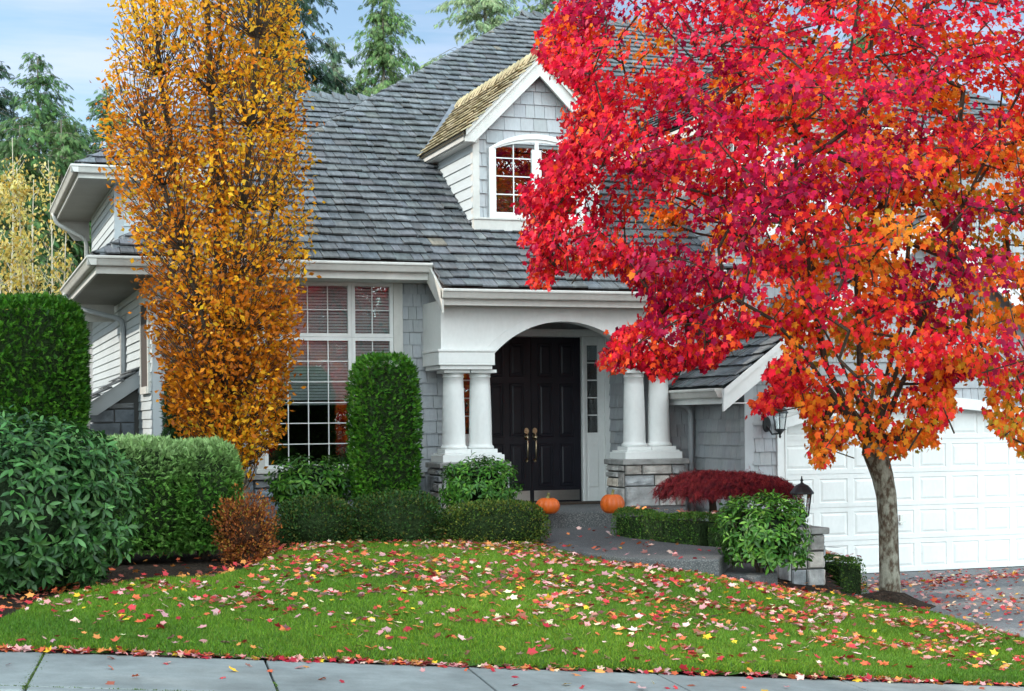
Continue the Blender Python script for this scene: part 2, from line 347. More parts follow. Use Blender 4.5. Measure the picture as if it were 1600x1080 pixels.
# window wall -------------------------------------------------------
b = MB(); S = lambda x0, x1, z0, z1, y=YW, e=.183, mbx=None: shingles(mbx or b, (0, y, 0), (1, 0, 0), UZ, [(x0, z0), (x1, z0), (x1, z1), (x0, z1)], e, .11, .26, .026, .009, .003, .05, hue=.012)
WX0, WX1, WZ0, WZ1 = 4.13, 6.00, 1.03, 3.66
S(XL + .1, WX0 - .12, .95, 3.80); S(WX1 + .14, 6.95, .95, 3.80); S(WX0 - .12, WX1 + .14, 3.74, 3.80)
b.box(XL + .02, WX0 - .02, YW + .006, YW + .15, -.6, 3.80); b.box(WX1 + .02, 6.93, YW + .006, YW + .15, -.6, 3.80); b.box(WX0 - .02, WX1 + .02, YW + .006, YW + .15, 3.68, 3.80); b.box(WX0 - .02, WX1 + .02, YW + .006, YW + .15, -.6, WZ0 - .02)
part(b, 'front_wall', M['shingle']); b = MB()
S(9.66, 10.10, .3, 3.8); b.box(9.66, 10.6, YW + .006, YW + .15, -.6, 3.80)
part(b, 'entry_wall', M['shingle']); b = MB(); S(10.05, 10.60, -.6, 2.9, y=22.12); b.box(10.05, 10.62, 22.126, 22.4, -.6, 2.9)
part(b, 'corner_wall', M['shingle'])
b = MB(); b.box(XL - .02, XL + .10, YW - .03, YW + .1, .1, 3.75); part(b, 'corner_board', M['trim_grey'])
# alcove ------------------------------------------------------------
AX0, AX1, AZ1 = 6.95, 9.655, 3.12
b = MB(); S(AX0, AX1, 2.70, 3.4, y=YD)
shingles(b, (AX1, 0, 0), (0, -1, 0), UZ, [(-YD, .4), (-YW, .4), (-YW, 3.3), (-YD, 3.3)], .183, .11, .24, .026, .009, hue=.012, var=.05)
b.box(AX1 + .006, AX1 + .1, YW + .16, YD, .3, 3.3); b.box(AX0 - .1, AX0, YW + .16, YD, .3, 3.3); b.box(AX0, AX1, YD + .006, YD + .1, 2.6, 3.3); b.box(AX0 - .1, AX1 + .1, YW - .5, YD + .1, 3.32, 3.36)
part(b, 'entry_wall', M['shingle'])
# door set: pixels at the door wall -> metres
def xd(px, py=650, Y=YD): return PY(px, py, Y).x
def zd(py, px=850, Y=YD): return PY(px, py, Y).z
DX0, DXM, DX1 = xd(752), xd(828.5), xd(905.5); DZ0, DZ1 = zd(785), zd(527.5)
b = MB(); y = YD - .05
b.box(AX0 + .0, AX1, YD - .10, YD - .001, DZ1 + .012, DZ1 + .095); b.box(AX0, AX1, YD - .13, YD - .001, DZ1 + .095, DZ1 + .125)
for x0, x1 in ((DX1 + .012, DX1 + .06), (xd(948) - .06, xd(948) + .02), (DX0 - .06, DX0 - .012), (AX0 + .01, AX0 + .09)): b.box(x0, x1, YD - .10, YD - .001, DZ0 - .02, DZ1 + .010)
b.box(DX1 + .06, xd(948) - .06, YD - .07, YD - .001, DZ1 - .03, DZ1 + .010)
b.box(AX0, AX1, YD - .16, YD - .02, DZ0 - .05, DZ0 - .022)
part(b, 'door_frame', M['white'], bevel=.006)
for s, (x0, x1) in ((0, (DX0, DXM - .004)), (1, (DXM + .004, DX1))):
    b = MB(); w = x1 - x0; H = DZ1 - DZ0
    b.box(x0, x1, YD - .045, YD - .012, DZ0, DZ1)
    cols = [(x0 + .10 * w / .76, x0 + .335 * w / .76), (x0 + .425 * w / .76, x0 + .66 * w / .76)]
    rows = [(DZ0 + .245, DZ0 + .245 + .26 * H), (DZ0 + .245 + .30 * H, DZ0 + .245 + .625 * H), (DZ0 + .245 + .665 * H, DZ1 - .09)]
    for c0, c1 in cols:
        for r0, r1 in rows:
            for k, (ins, d) in enumerate(((0, .010), (.02, .022), (.055, .012))):   # moulded frame, groove, raised field
                pass
            o = [(c0, r0), (c1, r0), (c1, r1), (c0, r1)]
            def ring(i, d): return [(c0 + i, YD - .045 - d, r0 + i), (c1 - i, YD - .045 - d, r0 + i), (c1 - i, YD - .045 - d, r1 - i), (c0 + i, YD - .045 - d, r1 - i)]
            rs = [ring(0, .0005), ring(.008, .012), ring(.022, .012), ring(.03, .002), ring(.045, .002), ring(.065, .010)]
            vs = [p for r in rs for p in r]
            b.add(vs, [(k * 4 + i, k * 4 + (i + 1) % 4, k * 4 + 4 + (i + 1) % 4, k * 4 + 4 + i) for k in range(5) for i in range(4)] + [(20, 21, 22, 23)])
    d = part(b, 'door', M['door'])
    e = MB(); e.box(x0 + .03, x1 - .03, YD - .051, YD - .0455, DZ0 + .03, DZ0 + .185); part(e, 'kick_plate', M['steel'], d)
    hx = xd(820.5) if s == 0 else xd(833.5); e = MB(); yy = YD - .046
    zt, zb = zd(682), zd(719)
    e.lathe([(.0, 0), (.034, 0), (.036, .004)], (0, 0, 0), 16); e = MB()
    def disc(cx_, cz_, rx, rz, th): return e.add([(cx_ + rx * math.cos(a), yy - q, cz_ + rz * math.sin(a)) for q in (0, th) for a in np.linspace(0, 2 * math.pi, 17)[:-1]], [tuple(range(15, -1, -1))[::-1], tuple(range(16, 32))] + [(i, 16 + i, 16 + (i + 1) % 16, (i + 1) % 16) for i in range(16)])
    disc(hx, zt + .0, .038, .055, .014); disc(hx, zb, .024, .030, .012)
    e.tube([(hx, yy - .01, zt - .02), (hx, yy - .05, zt - .03), (hx, yy - .066, zt - .09), (hx, yy - .062, zt - .20), (hx, yy - .055, zb + .03), (hx, yy - .01, zb)], [.011, .012, .013, .014, .011, .010], 8)
    e.tube([(hx, yy - .014, zt + .025), (hx, yy - .045, zt + .03), (hx, yy - .06, zt + .02)], [.012, .016, .008], 8)
    part(e, 'handle', M['brass'], d, smooth=True)
    e = MB(); disc(hx, zd(673) , .036, .045, .018); disc(hx, zd(673), .018, .018, .03); part(e, 'deadbolt', M['brass'], d)
for x0, x1, g0, g1 in ((DX1 + .06, xd(948) - .06, xd(916), xd(932.5)), (AX0 + .09, DX0 - .06, None, None)):
    if g0 is None: g0, g1 = x0 + .07, x1 - .07
    gz0, gz1 = zd(676, 925), zd(540, 925); b = MB(); yy0, yy1 = YD - .055, YD - .012
    b.box(x0, g0, yy0, yy1, DZ0, DZ1 - .03); b.box(g1, x1, yy0, yy1, DZ0, DZ1 - .03); b.box(g0, g1, yy0, yy1, gz1, DZ1 - .03); b.box(g0, g1, yy0, yy1, DZ0, gz0)
    for k in range(1, 5): zz = gz0 + (gz1 - gz0) * k / 5; b.box(g0, g1, yy0 + .012, yy1 - .01, zz - .009, zz + .009)
    b.box(g0 + .01, g1 - .01, yy0 - .012, yy0 - .0005, DZ0 + .22, gz0 - .18)
    sl = part(b, 'sidelight', M['white'], bevel=.004)
    e = MB(); e.box(g0, g1, YD - .030, YD - .026, gz0, gz1); part(e, 'pane', M['pane'], sl)
    e = MB(); e.box(g0 - .02, g1 + .02, YD + .02, YD + .3, gz0 - .05, gz1 + .05); part(e, 'hall_interior', M['dark'], sl)
# porch -------------------------------------------------------------
PXL, PXR, PYF, PC = 6.44, 10.09, 21.58, 8.27
zb0, zb1, zt1 = 2.455, 2.66, 3.36
def arch_pts(cx_, hw, z0, rise, n=28):
    Rr = (hw * hw + rise * rise) / (2 * rise); a0 = math.asin(hw / Rr)
    return [(cx_ + Rr * math.sin(t), z0 + rise - Rr + Rr * math.cos(t)) for t in np.linspace(-a0, a0, n)]
hw, rise, zs = 1.06, .47, 2.61
def arch_panel(mb, x0, x1, zt, yf, yb, cx_, hw_, zs_, rise_, zl):
    ap = arch_pts(cx_, hw_, zs_, rise_); n = len(ap); vs = []; fs = []
    top = [(x0, zt)] + [(p[0], zt) for p in ap] + [(x1, zt)]; bot = [(x0, zl)] + [(ap[0][0], max(zs_, zl))] + ap[1:-1] + [(ap[-1][0], max(zs_, zl))] + [(x1, zl)]
    # strips: left leg, arch segments, right leg
    def quad(a, b_, c, d): mb.prism([(a[0], yf, a[1]), (b_[0], yf, b_[1]), (c[0], yf, c[1]), (d[0], yf, d[1])], (0, yb - yf, 0))
    quad((x0, zl), (ap[0][0], zl), (ap[0][0], zt), (x0, zt)); quad((ap[-1][0], zl), (x1, zl), (x1, zt), (ap[-1][0], zt))
    m = len(ap)
    V_ = [(p[0], y_, z_) for y_ in (yf, yb) for p in ap for z_ in (p[1], zt)]
    k = 2 * m
    F_ = []
    for i in range(m - 1):
        a = 2 * i; F_ += [(a, a + 2, a + 3, a + 1), (k + a, k + a + 1, k + a + 3, k + a + 2), (a, k + a, k + a + 2, a + 2), (a + 1, a + 3, k + a + 3, k + a + 1)]
    mb.add(V_, F_)
b = MB(); arch_panel(b, PXL, PXR, zt1, PYF, PYF + .24, PC, hw, zs, rise, zs)
b.box(PXL, PXL + .2, PYF + .241, YW - .02, zb1, zt1); b.box(PXR - .2, PXR, PYF + .241, YW - .02, zb1, zt1)
b.box(PXL + .2, PXR - .2, PYF + .24, YW + .1, zt1 - .18, zt1 - .12)
part(b, 'porch_beam', M['white'])
b = MB(); ip, op = arch_pts(PC, hw + .0, zs, rise, 40), arch_pts(PC, hw + .16, zs + .0, rise + .135, 40)
V_ = [(p[0], y_, p[1]) for y_ in (PYF - .016, PYF + .02) for q in zip(ip, op) for p in q]; k = 80; F_ = []
for i in range(39):
    a = 2 * i; F_ += [(a, a + 2, a + 3, a + 1), (k + a, k + a + 1, k + a + 3, k + a + 2), (a, k + a, k + a + 2, a + 2), (a + 1, a + 3, k + a + 3, k + a + 1)]
b.add(V_, F_); part(b, 'arch_trim', M['white'])
b = MB()
for x0, x1 in ((PXL - .05, PC - hw + .002), (PC + hw - .002, PXR + .05)):
    b = MB()
    b.box(x0, x1, PYF - .05, YW - .16, zb0, zb1 - .02); b.box(x0 - .012, x1 + .006, PYF - .065, YW - .17, zb1 - .019, zb1 + .015); b.box(x0 + .03, x1 - .03, PYF - .02, YW - .2, zb0 - .06, zb0 - .001); part(b, 'porch_lintel', M['white'], bevel=.005)
zc0, zc1 = 1.225, zb0 - .062
for cxx in (6.68, 7.075, 9.44, 9.83):
    b = MB(); c = (cxx, 21.80, 0); h = zc1 - zc0
    b.lathe([(.185, zc0 + .055), (.192, zc0 + .075), (.185, zc0 + .095), (.168, zc0 + .105), (.163, zc0 + .13)] + [(.163 - .022 * (t ** 1.6), zc0 + .13 + (h - .24) * t) for t in np.linspace(0, 1, 9)[1:]] + [(.150, zc1 - .105), (.152, zc1 - .09), (.145, zc1 - .085), (.147, zc1 - .06), (.172, zc1 - .045)], c, 40)
    col_ = part(b, 'column', M['white'], smooth=False); col_.data.polygons.foreach_set('use_smooth', [len(p.vertices) == 4 for p in col_.data.polygons])
    b = MB(); b.box(cxx - .19, cxx + .19, 21.61, 21.99, zc0, zc0 + .054); part(b, 'column_base', M['white'], col_, bevel=.004)
    b = MB(); b.box(cxx - .188, cxx + .188, 21.612, 21.988, zc1 - .044, zc1); part(b, 'column_capital', M['white'], col_, bevel=.004)
for x0, x1, sd_ in ((6.40, 7.36, 3), (9.14, 10.10, 4)):
    b = MB(); b.box(x0 + .03, x1 - .03, 21.50, 22.10, 1.10, 1.20); b.box(x0 + .06, x1 - .06, 21.53, 22.07, 1.201, 1.224); part(b, 'pedestal', M['white'], bevel=.004)
    b = MB(); y0, y1 = 21.47, 22.12
    stones(b, (x0, y0, -.3), (1, 0, 0), UZ, x1 - x0, 1.32, seed=sd_, depth=.045); stones(b, (x0, y1, -.3), (0, -1, 0), UZ, y1 - y0, 1.32, seed=sd_ + 9, depth=.04); stones(b, (x1, y0, -.3), (0, 1, 0), UZ, y1 - y0, 1.32, seed=sd_ + 5, depth=.04)
    pr = part(b, 'stone_pier', M['stone'])
    b = MB(); b.box(x0 + .012, x1 - .012, y0 + .012, y1 - .012, -.3, 1.018); part(b, 'mortar', M['mortar'], pr)
    b = MB(); b.box(x0 - .045, x1 + .045, y0 - .05, y1 + .03, 1.02, 1.098); part(b, 'cap_stone', M['cap'], pr, bevel=.012)
# stone base under the window wall
b = MB(); stones(b, (XL, YW - .09, -.2), (1, 0, 0), UZ, 6.45 - XL, 1.08, seed=11, depth=.04); st = part(b, 'stone_base', M['stone_dark'])
b = MB(); b.box(XL + .01, 6.44, YW - .085, YW + .004, -.2, .88); part(b, 'mortar', M['mortar'], st)
b = MB(); b.box(XL - .02, 6.42, YW - .15, YW + .003, .885, .955); part(b, 'ledge', M['cap'], st, bevel=.01)
# front window --------------------------------------------------------
def window_grid(mb, x0, x1, z0, z1, y, fr, nx, nz, mun=.013, dep=.05):
    mb.box(x0, x0 + fr, y - dep, y, z0, z1); mb.box(x1 - fr, x1, y - dep, y, z0, z1); mb.box(x0 + fr, x1 - fr, y - dep, y, z0, z0 + fr); mb.box(x0 + fr, x1 - fr, y - dep, y, z1 - fr, z1)
    for i in range(1, nx): x = x0 + fr + (x1 - x0 - 2 * fr) * i / nx; mb.box(x - mun / 2, x + mun / 2, y - dep * .62, y - dep * .3, z0 + fr, z1 - fr)
    for i in range(1, nz): z = z0 + fr + (z1 - z0 - 2 * fr) * i / nz; mb.box(x0 + fr, x1 - fr, y - dep * .64, y - dep * .28, z - mun / 2, z + mun / 2)
xm, zm = PY(550, 600, YW).x, PY(550, 527, YW).z
b = MB(); fo = .045
b.box(WX0 - .11, WX0, YW - .04, YW + .02, WZ0 - .06, WZ1 + .09); b.box(WX1, WX1 + .135, YW - .04, YW + .02, WZ0 - .06, WZ1 + .09); b.box(WX0, WX1, YW - .04, YW + .02, WZ1, WZ1 + .09); b.box(WX0 - .13, WX1 + .15, YW - .07, YW + .02, WZ0 - .062, WZ0 - .001)
part(b, 'window_casing', M['trim'], bevel=.004)
b = MB()
for x0, x1, z0, z1, nx, nz in ((WX0, xm, WZ0, zm, 4, 6), (xm, WX1, WZ0, zm, 2, 6), (WX0, xm, zm, WZ1, 4, 2), (xm, WX1, zm, WZ1, 2, 2)): window_grid(b, x0 + .002, x1 - .002, z0 + .002, z1 - .002, YW + .03, .05, nx, nz)
fw = part(b, 'front_window', M['white'])
b = MB(); b.box(WX0 + .02, WX1 - .02, YW + .012, YW + .016, WZ0 + .02, WZ1 - .02); part(b, 'pane', M['pane'], fw)
b = MB(); zbl = PY(500, 629, YW).z
z = WZ1 - .03
while z > WZ0 + .05:
    if z > zbl: b.add([(WX0 + .03, YW + .055, z), (WX1 - .03, YW + .055, z), (WX1 - .03, YW + .085, z + .036), (WX0 + .03, YW + .085, z + .036)], [(0, 1, 2, 3)])
    z -= .042
b.box(WX0 + .03, WX1 - .03, YW + .05, YW + .085, zbl - .035, zbl - .005)
part(b, 'blind', M['blind'], fw)
b = MB(); x0, x1, y0, y1, z0, z1 = XL + .2, 6.9, YW + .16, YW + 4.5, .5, 3.75
b.add([(x0, y0, z0), (x1, y0, z0), (x1, y1, z0), (x0, y1, z0), (x0, y0, z1), (x1, y0, z1), (x1, y1, z1), (x0, y1, z1)], [(0, 1, 2, 3), (4, 7, 6, 5), (1, 5, 6, 2), (2, 6, 7, 3), (3, 7, 4, 0)])
part(b, 'room_interior', M['dark'], fw)
# left wall, upper wall ------------------------------------------------
YB, YU = 32.4, 27.75
b = MB(); boards(b, (XL, 0, 0), (0, -1, 0), UZ, [(-YB, -.3), (-YW, -.3), (-YW, 3.8), (-YB, 3.8)], .128, .022); b.box(XL + .005, XL + .1, YW + .17, YB, -.3, 3.8)
part(b, 'side_wall', M['siding'])
b = MB(); boards(b, (XL, 0, 0), (0, -1, 0), UZ, [(-YB, 3.83), (-YU, 3.83), (-YU, 5.9), (-YB, 5.9)], .14, .022); boards(b, (0, YU, 0), (1, 0, 0), UZ, [(XL + .1, 4.2), (9, 4.2), (9, 5.9), (XL + .1, 5.9)], .16, .022)
b.box(XL + .005, 9, YU + .005, YB, 3.83, 5.9); part(b, 'upper_wall', M['siding'])
b = MB(); b.box(XL - .012, XL + .14, YU - .025, YU + .13, 4.0, 5.85); part(b, 'corner_board', M['trim_grey']); b = MB(); b.box(XL - .012, XL + .1, YB - .1, YB + .02, -.3, 5.85); part(b, 'corner_board', M['trim_grey'])
for wy0, wy1, wz0, wz1, wn in ((22.85, 23.65, 2.2, 3.36, 0), (26.15, 26.55, 1.6, 3.05, 1)):
    b = MB(); b.box(XL - .05, XL + .0, wy0 - .1, wy0, wz0 - .1, wz1 + .1); b.box(XL - .05, XL, wy1, wy1 + .1, wz0 - .1, wz1 + .1); b.box(XL - .05, XL, wy0, wy1, wz1, wz1 + .1); b.box(XL - .065, XL, wy0, wy1, wz0 - .1, wz0)
    w_ = part(b, 'side_window', M['trim']); b = MB(); b.box(XL - .038, XL - .030, wy0, wy1, wz0, wz1); part(b, 'pane', M['dark'], w_)
# stone chase with a small lean-to roof on the left wall
cy0, cy1, cxl = 24.3, 25.9, 1.90
b = MB(); stones(b, (cxl, cy0, -.2), (1, 0, 0), UZ, XL - cxl - .07, 2.2, (.2, .26), (.24, .5), seed=6, depth=.02, var=.07); stones(b, (cxl, cy1, -.2), (0, -1, 0), UZ, cy1 - cy0, 1.5, (.2, .26), (.24, .5), seed=8, depth=.02, var=.07)
ch = part(b, 'stone_chase', M['stone_dark'])
zr0, zr1 = 1.47, 2.22                                                     # rake underside at outer end / at wall
b = MB(); b.prism([(cxl + .01, cy0 + .012, -.2), (XL - .01, cy0 + .012, -.2), (XL - .01, cy0 + .012, zr1 + .1), (cxl + .01, cy0 + .012, zr0 + .05)], (0, cy1 - cy0 - .02, 0)); part(b, 'mortar', M['mortar'], ch)
# chase rake and roof
A0, A1 = PY(145, 630, cy0 - .06), PY(221, 575, cy0 - .06)
b = MB(); p0 = PY(141, 629, cy0 - .06); p1 = PY(221, 577, cy0 - .06); p2 = PY(221, 603, cy0 - .06); p3 = PY(152, 649, cy0 - .06); p4 = PY(132, 649, cy0 - .06); p5 = PY(132, 631, cy0 - .06)
b.prism([tuple(p) for p in (p5, p4, p3, p2, p1, p0)], (0, .05, 0)); b.box(p4.x - .0, p4.x + .03, cy0 - .01, cy1 + .06, p4.z, p4.z + .13)
part(b, 'rake_board', M['trim_grey'], ch)
b = MB(); sl = Vector((p1.x - p0.x, 0, p1.z - p0.z)); o = Vector((p0.x - .06, 0, p0.z - .02)); ln = sl.length + .1
shingles(b, (o.x, cy1 + .06, o.z), (0, -1, 0), sl, [(0, 0), (cy1 - cy0 + .16, 0), (cy1 - cy0 + .16, ln), (0, ln)], .2, .1, .2, .03, lift=.012, var=.15)
part(b, 'lean_to_roof', M['shake'], ch)
# main roof -------------------------------------------------------------
ca, sa = 1 / math.hypot(1, PIT), PIT / math.hypot(1, PIT)
XE = 1.80; KP = 9.29; XR1, XE2 = 16.9, 26.2                                # left eave, run to the ridge, ridge end, right eave
def roof_front(mb, poly, **k): shingles(mb, (0, YE, ZE), (1, 0, 0), (0, ca, sa), poly, .245, .11, .27, .050, .011, .018, .13, lift=.014, hue=.03, tilt=.035, thk=.022, cols=(.012, (1.5, 1.25, .95)), **k)
ls = lambda run: run / ca
b = MB()
EX = .62                                                                   # porch roof runs this far further out
roof_front(b, [(XE, 0), (6.39, 0), (6.39, ls(.02)), (6.39, ls(6.39 - XE)), ])
roof_front(b, [(6.392, -ls(EX)), (10.32, -ls(EX)), (10.32, ls(10.32 - XE)), (6.392, ls(6.392 - XE))])
roof_front(b, [(10.322, 0), (XE2, 0), (XR1, ls(KP)), (XE + KP, ls(KP)), (10.322, ls(10.322 - XE))])
mr = part(b, 'roof', M['shake'])
b = MB()                                                                   # the other slopes (out of sight from the street) and the deck under the shakes
kz = PIT * KP; yb = YE + KP
zf = lambda y: ZE + PIT * (y - YE) - .012
D = [(XE, YE, zf(YE)), (6.39, YE, zf(YE)), (6.39, YE - EX, zf(YE - EX)), (10.32, YE - EX, zf(YE - EX)), (10.32, YE, zf(YE)), (XE2, YE, zf(YE)), (XR1, yb, zf(yb)), (XE + KP, yb, zf(yb))]
b.add(D, [(0, 1, 4, 5, 6, 7), (1, 2, 3, 4)])
b.add([(XE, YE, zf(YE)), (XE + KP, yb, zf(yb)), (XE, 40.5, zf(YE))], [(0, 1, 2)]); b.add([(XE2, YE, zf(YE)), (XE2, 40.5, zf(YE)), (XR1, yb, zf(yb))], [(0, 1, 2)]); b.add([(XE + 2.5, 40.5, zf(YE)), (XE + KP, yb, zf(yb)), (XR1, yb, zf(yb)), (XE2, 40.5, zf(YE))], [(0, 1, 2, 3)])
part(b, 'roof_deck', M['dark'], mr)
b = MB(); sl = Vector((0, -1, 0)); lsid = math.hypot(1, PIT)               # lower left slope, back to the upper wall
shingles(b, (XE, 0, ZE), (0, -1, 0), (ca, 0, sa), [(-YU, 0), (-YE, 0), (-YU, (YU - YE) / ca)], .245, .11, .27, .042, .010, .01, .13, lift=.014, hue=.03)
part(b, 'side_roof', M['shake'], mr)
def caps(mb, A, B, dl, dr, step=.25, w=.19, th=.075):
    """overlapping cap shakes from the low end A to the high end B; dl, dr = directions down the two slopes"""
    A, B = Vector(A), Vector(B); d = (B - A); n = max(1, int(d.length / step)); d.normalize(); dl, dr = Vector(dl).normalized(), Vector(dr).normalized(); up = (-(dl + dr)).normalized()
    if up.z < 0: up = Vector((0, 0, 1))
    for i in range(n):
        a = A + d * (step * i + R_.uniform(-.01, .01)); e_ = a + d * step * 1.35; g = 1.22 + R_.gauss(0, .16)
        for q in (dl, dr):
            ww = w * R_.uniform(.9, 1.1); h0, h1 = .055 + th, .035
            top = [a + up * h0, a + q * ww + up * (h0 - .01), e_ + q * ww + up * h1, e_ + up * h1]; bot = [p - up * .045 for p in top]
            mb.add(top + bot, [(0, 1, 2, 3), (3, 2, 1, 0), (0, 4, 5, 1), (1, 5, 6, 2), (2, 6, 7, 3), (3, 7, 4, 0)], (g, g, g))
b = MB(); pk = (XE + KP, yb, ZE + kz)
caps(b, (XE + .02, YE + .02, ZE + .02), pk, (0, -ca, -sa), (-ca, 0, -sa)); caps(b, pk, (XR1, yb, ZE + kz), (0, -ca, -sa), (0, ca, -sa)); caps(b, (XE2, YE, ZE), (XR1, yb, ZE + kz), (0, -ca, -sa), (ca, 0, -sa))
part(b, 'ridge_cap', M['shake'], mr)
# rear two-storey roof
XU, YUE, ZU, XU2 = 1.97, 27.2, 5.92, 9.0; ku = 2.93
b = MB(); shingles(b, (0, YUE, ZU), (1, 0, 0), (0, ca, sa), [(XU, 0), (XU2, 0), (XU2, ls(ku)), (XU + ku, ls(ku))], .245, .11, .27, .042, .010, .012, .13, lift=.014, hue=.03)
shingles(b, (XU, 0, ZU), (0, -1, 0), (ca, 0, sa), [(-33.06, 0), (-YUE, 0), (-(YUE + ku), ls(ku))], .245, .11, .27, .042, .010, .012, .13, lift=.014)
rr = part(b, 'rear_roof', M['shake'])
b = MB(); caps(b, (XU + .02, YUE + .02, ZU), (XU + ku, YUE + ku, ZU + PIT * ku), (0, -ca, -sa), (-ca, 0, -sa)); caps(b, (XU + ku, YUE + ku, ZU + PIT * ku), (XU2, YUE + ku, ZU + PIT * ku), (0, -ca, -sa), (0, ca, -sa)); part(b, 'ridge_cap', M['shake'], rr)
b = MB(); zq = ZU - .012; P4 = (XU + ku, YUE + ku, zq + PIT * ku); b.add([(XU, YUE, zq), (XU2, YUE, zq), (XU2, YUE + ku, zq + PIT * ku), P4, (XU, 33.06, zq), (XU2, 33.06, zq)], [(0, 1, 2, 3), (0, 3, 4), (4, 3, 2, 5)]); part(b, 'roof_deck', M['dark'], rr)
# eaves: soffits, fascias, gutters
b = MB()
def soff(x0, x1, y0, y1, z, rib=None):
    b.box(x0, x1, y0, y1, z, z + .015)
    if rib:
        k = y0
        while k < y1: b.box(x0, x1, k, k + .006, z - .006, z - .0005, (.45, .45, .45)); k += .11
soff(XE + .05, XL, YE + .05, YU, ZE - .235, 1); soff(XL, 6.9, YE + .05, YW, ZE - .2355); part(b, 'soffit', M['soffit']); b = MB(); soff(XU + .05, XL, YUE + .05, 33.0, ZU - .215, 1); soff(XL, 9, YUE + .05, YU, ZU - .2155)
part(b, 'soffit', M['soffit']); b = MB(); soff(10.3, 10.95, YE + .05, YW, ZE - .235)
part(b, 'soffit', M['soffit'])
b = MB(); fz0, fz1 = ZE - .235, ZE - .03
b.box(XE + .02, 6.40, YE + .02, YE + .05, fz0, fz1); b.box(XE + .02, XE + .05, YE + .051, 27.3, fz0, fz1); b.box(XU + .02, XU2, YUE + .02, YUE + .05, ZU - .215, ZU - .03); b.box(XU + .02, XU + .05, YUE + .051, 33.0, ZU - .215, ZU - .03)
b.box(6.37, 10.34, YE - EX + .02, YE - EX + .05, ZE - PIT * EX - .225, ZE - PIT * EX - .03); b.box(10.34, 10.96, YE + .02, YE + .05, fz0, fz1)
b.prism([(XU + .05, 33.0, ZU - .215), (XL, 33.0, ZU - .215), (XL, 33.0, ZU - .6), (XU + .35, 33.0, ZU - .6)][::-1], (0, .03, 0))
b.prism([(XE + .05, 27.3, fz0 - .02), (XE + .75, 27.3, fz0 - .02), (XE + .75, 27.3, fz0 - .3), (XE + .1, 27.3, fz0 - .3)][::-1], (0, .03, 0))
# rake boards of the porch roof (left and right ends)
for x in (6.36, 10.325):
    y0_, y1_ = YE - EX - .03, YE + .06; z0_, z1_ = ZE + PIT * (y0_ - YE), ZE + PIT * (y1_ - YE)
    b.prism([(x, y0_, z0_ - .32), (x, y1_ + .5, z1_ + .5 * PIT - .30), (x, y1_ + .5, z1_ + .5 * PIT - .06), (x, y1_, z1_ - .03), (x, y0_, z0_ - .02)], (.03, 0, 0))
part(b, 'fascia', M['trim'])
def gut(A, B, out, nm='gutter', m='trim'):
    g_ = MB(); gutter(g_, A, B, out); return part(g_, nm, M[m])
gz = ZE - .005
gut((XE - .10, YE + .018, gz), (6.40, YE + .018, gz), (0, -1, 0)); gut((XE + .018, YE - .10, gz), (XE + .018, 27.3, gz), (-1, 0, 0))
gut((6.36, YE - EX + .018, gz - PIT * EX), (10.36, YE - EX + .018, gz - PIT * EX), (0, -1, 0)); gut((10.36, YE + .018, gz), (10.96, YE + .018, gz), (0, -1, 0))
gut((XU - .10, YUE + .018, ZU - .005), (XU2, YUE + .018, ZU - .005), (0, -1, 0)); gut((XU + .018, YUE - .10, ZU - .005), (XU + .018, 33.05, ZU - .005), (-1, 0, 0))
# downspouts
def pipe(pts, m='trim', r=.042):
    p_ = MB(); P = [Vector(q) for q in pts]; out = [P[0]]
    for i in range(1, len(P) - 1):
        a, c, d = P[i - 1], P[i], P[i + 1]; l_ = min(.1, (c - a).length * .4, (d - c).length * .4)
        q0, q1 = c + (a - c).normalized() * l_, c + (d - c).normalized() * l_
        out += [q0, (q0 + q1) / 2 * .5 + c * .5, q1]
    out.append(P[-1]); p_.tube(out, r, 10); return part(p_, 'downspout', M[m], smooth=True)
pipe([(XE - .05, 26.9, ZE - .10), (XE - .03, 26.85, ZE - .30), (XL - .06, 26.0, ZE - .58), (XL - .06, 26.0, 1.6)], 'trim_grey')
pipe([(XU - .05, 32.75, ZU - .1), (XU, 32.75, ZU - .3), (XL - .1, 32.52, ZU - .62), (XL - .1, 32.52, -.2)])
pipe([(10.14, 21.9, 1.93), (10.40, 22.04, 1.86), (10.46, 22.04, 1.78), (10.46, 22.04, -.4)], 'trim_grey')
# dormer ------------------------------------------------------------------
dx0, dx1, dcx, dy = 7.33, 9.31, 8.32, 22.8
zde, zda = 5.97, 7.10                                                       # eave, apex (top of roof)
yroof = lambda z: YE + (z - ZE) / PIT
b = MB(); zb_ = ZE + PIT * (dy - YE) + .16
wl, wr, wz0, wz1 = 7.63, 9.01, 4.73, 5.72                                    # window
def sh(poly): shingles(b, (0, dy, 0), (1, 0, 0), UZ, poly, .2, .12, .27, .026, .006, .002, .05, hue=.012)
sh([(dx0 + .09, zb_), (wl - .1, zb_), (wl - .1, 6.0), (dx0 + .09, 6.0)]); sh([(wr + .1, zb_), (dx1 - .09, zb_), (dx1 - .09, 6.0), (wr + .1, 6.0)])
sh([(wl - .1, 5.80), (wr + .1, 5.80), (wr + .1, 6.0), (wl - .1, 6.0)]); sh([(dx0 + .05, 6.0), (dx1 - .05, 6.0), (dcx, 6.97)])
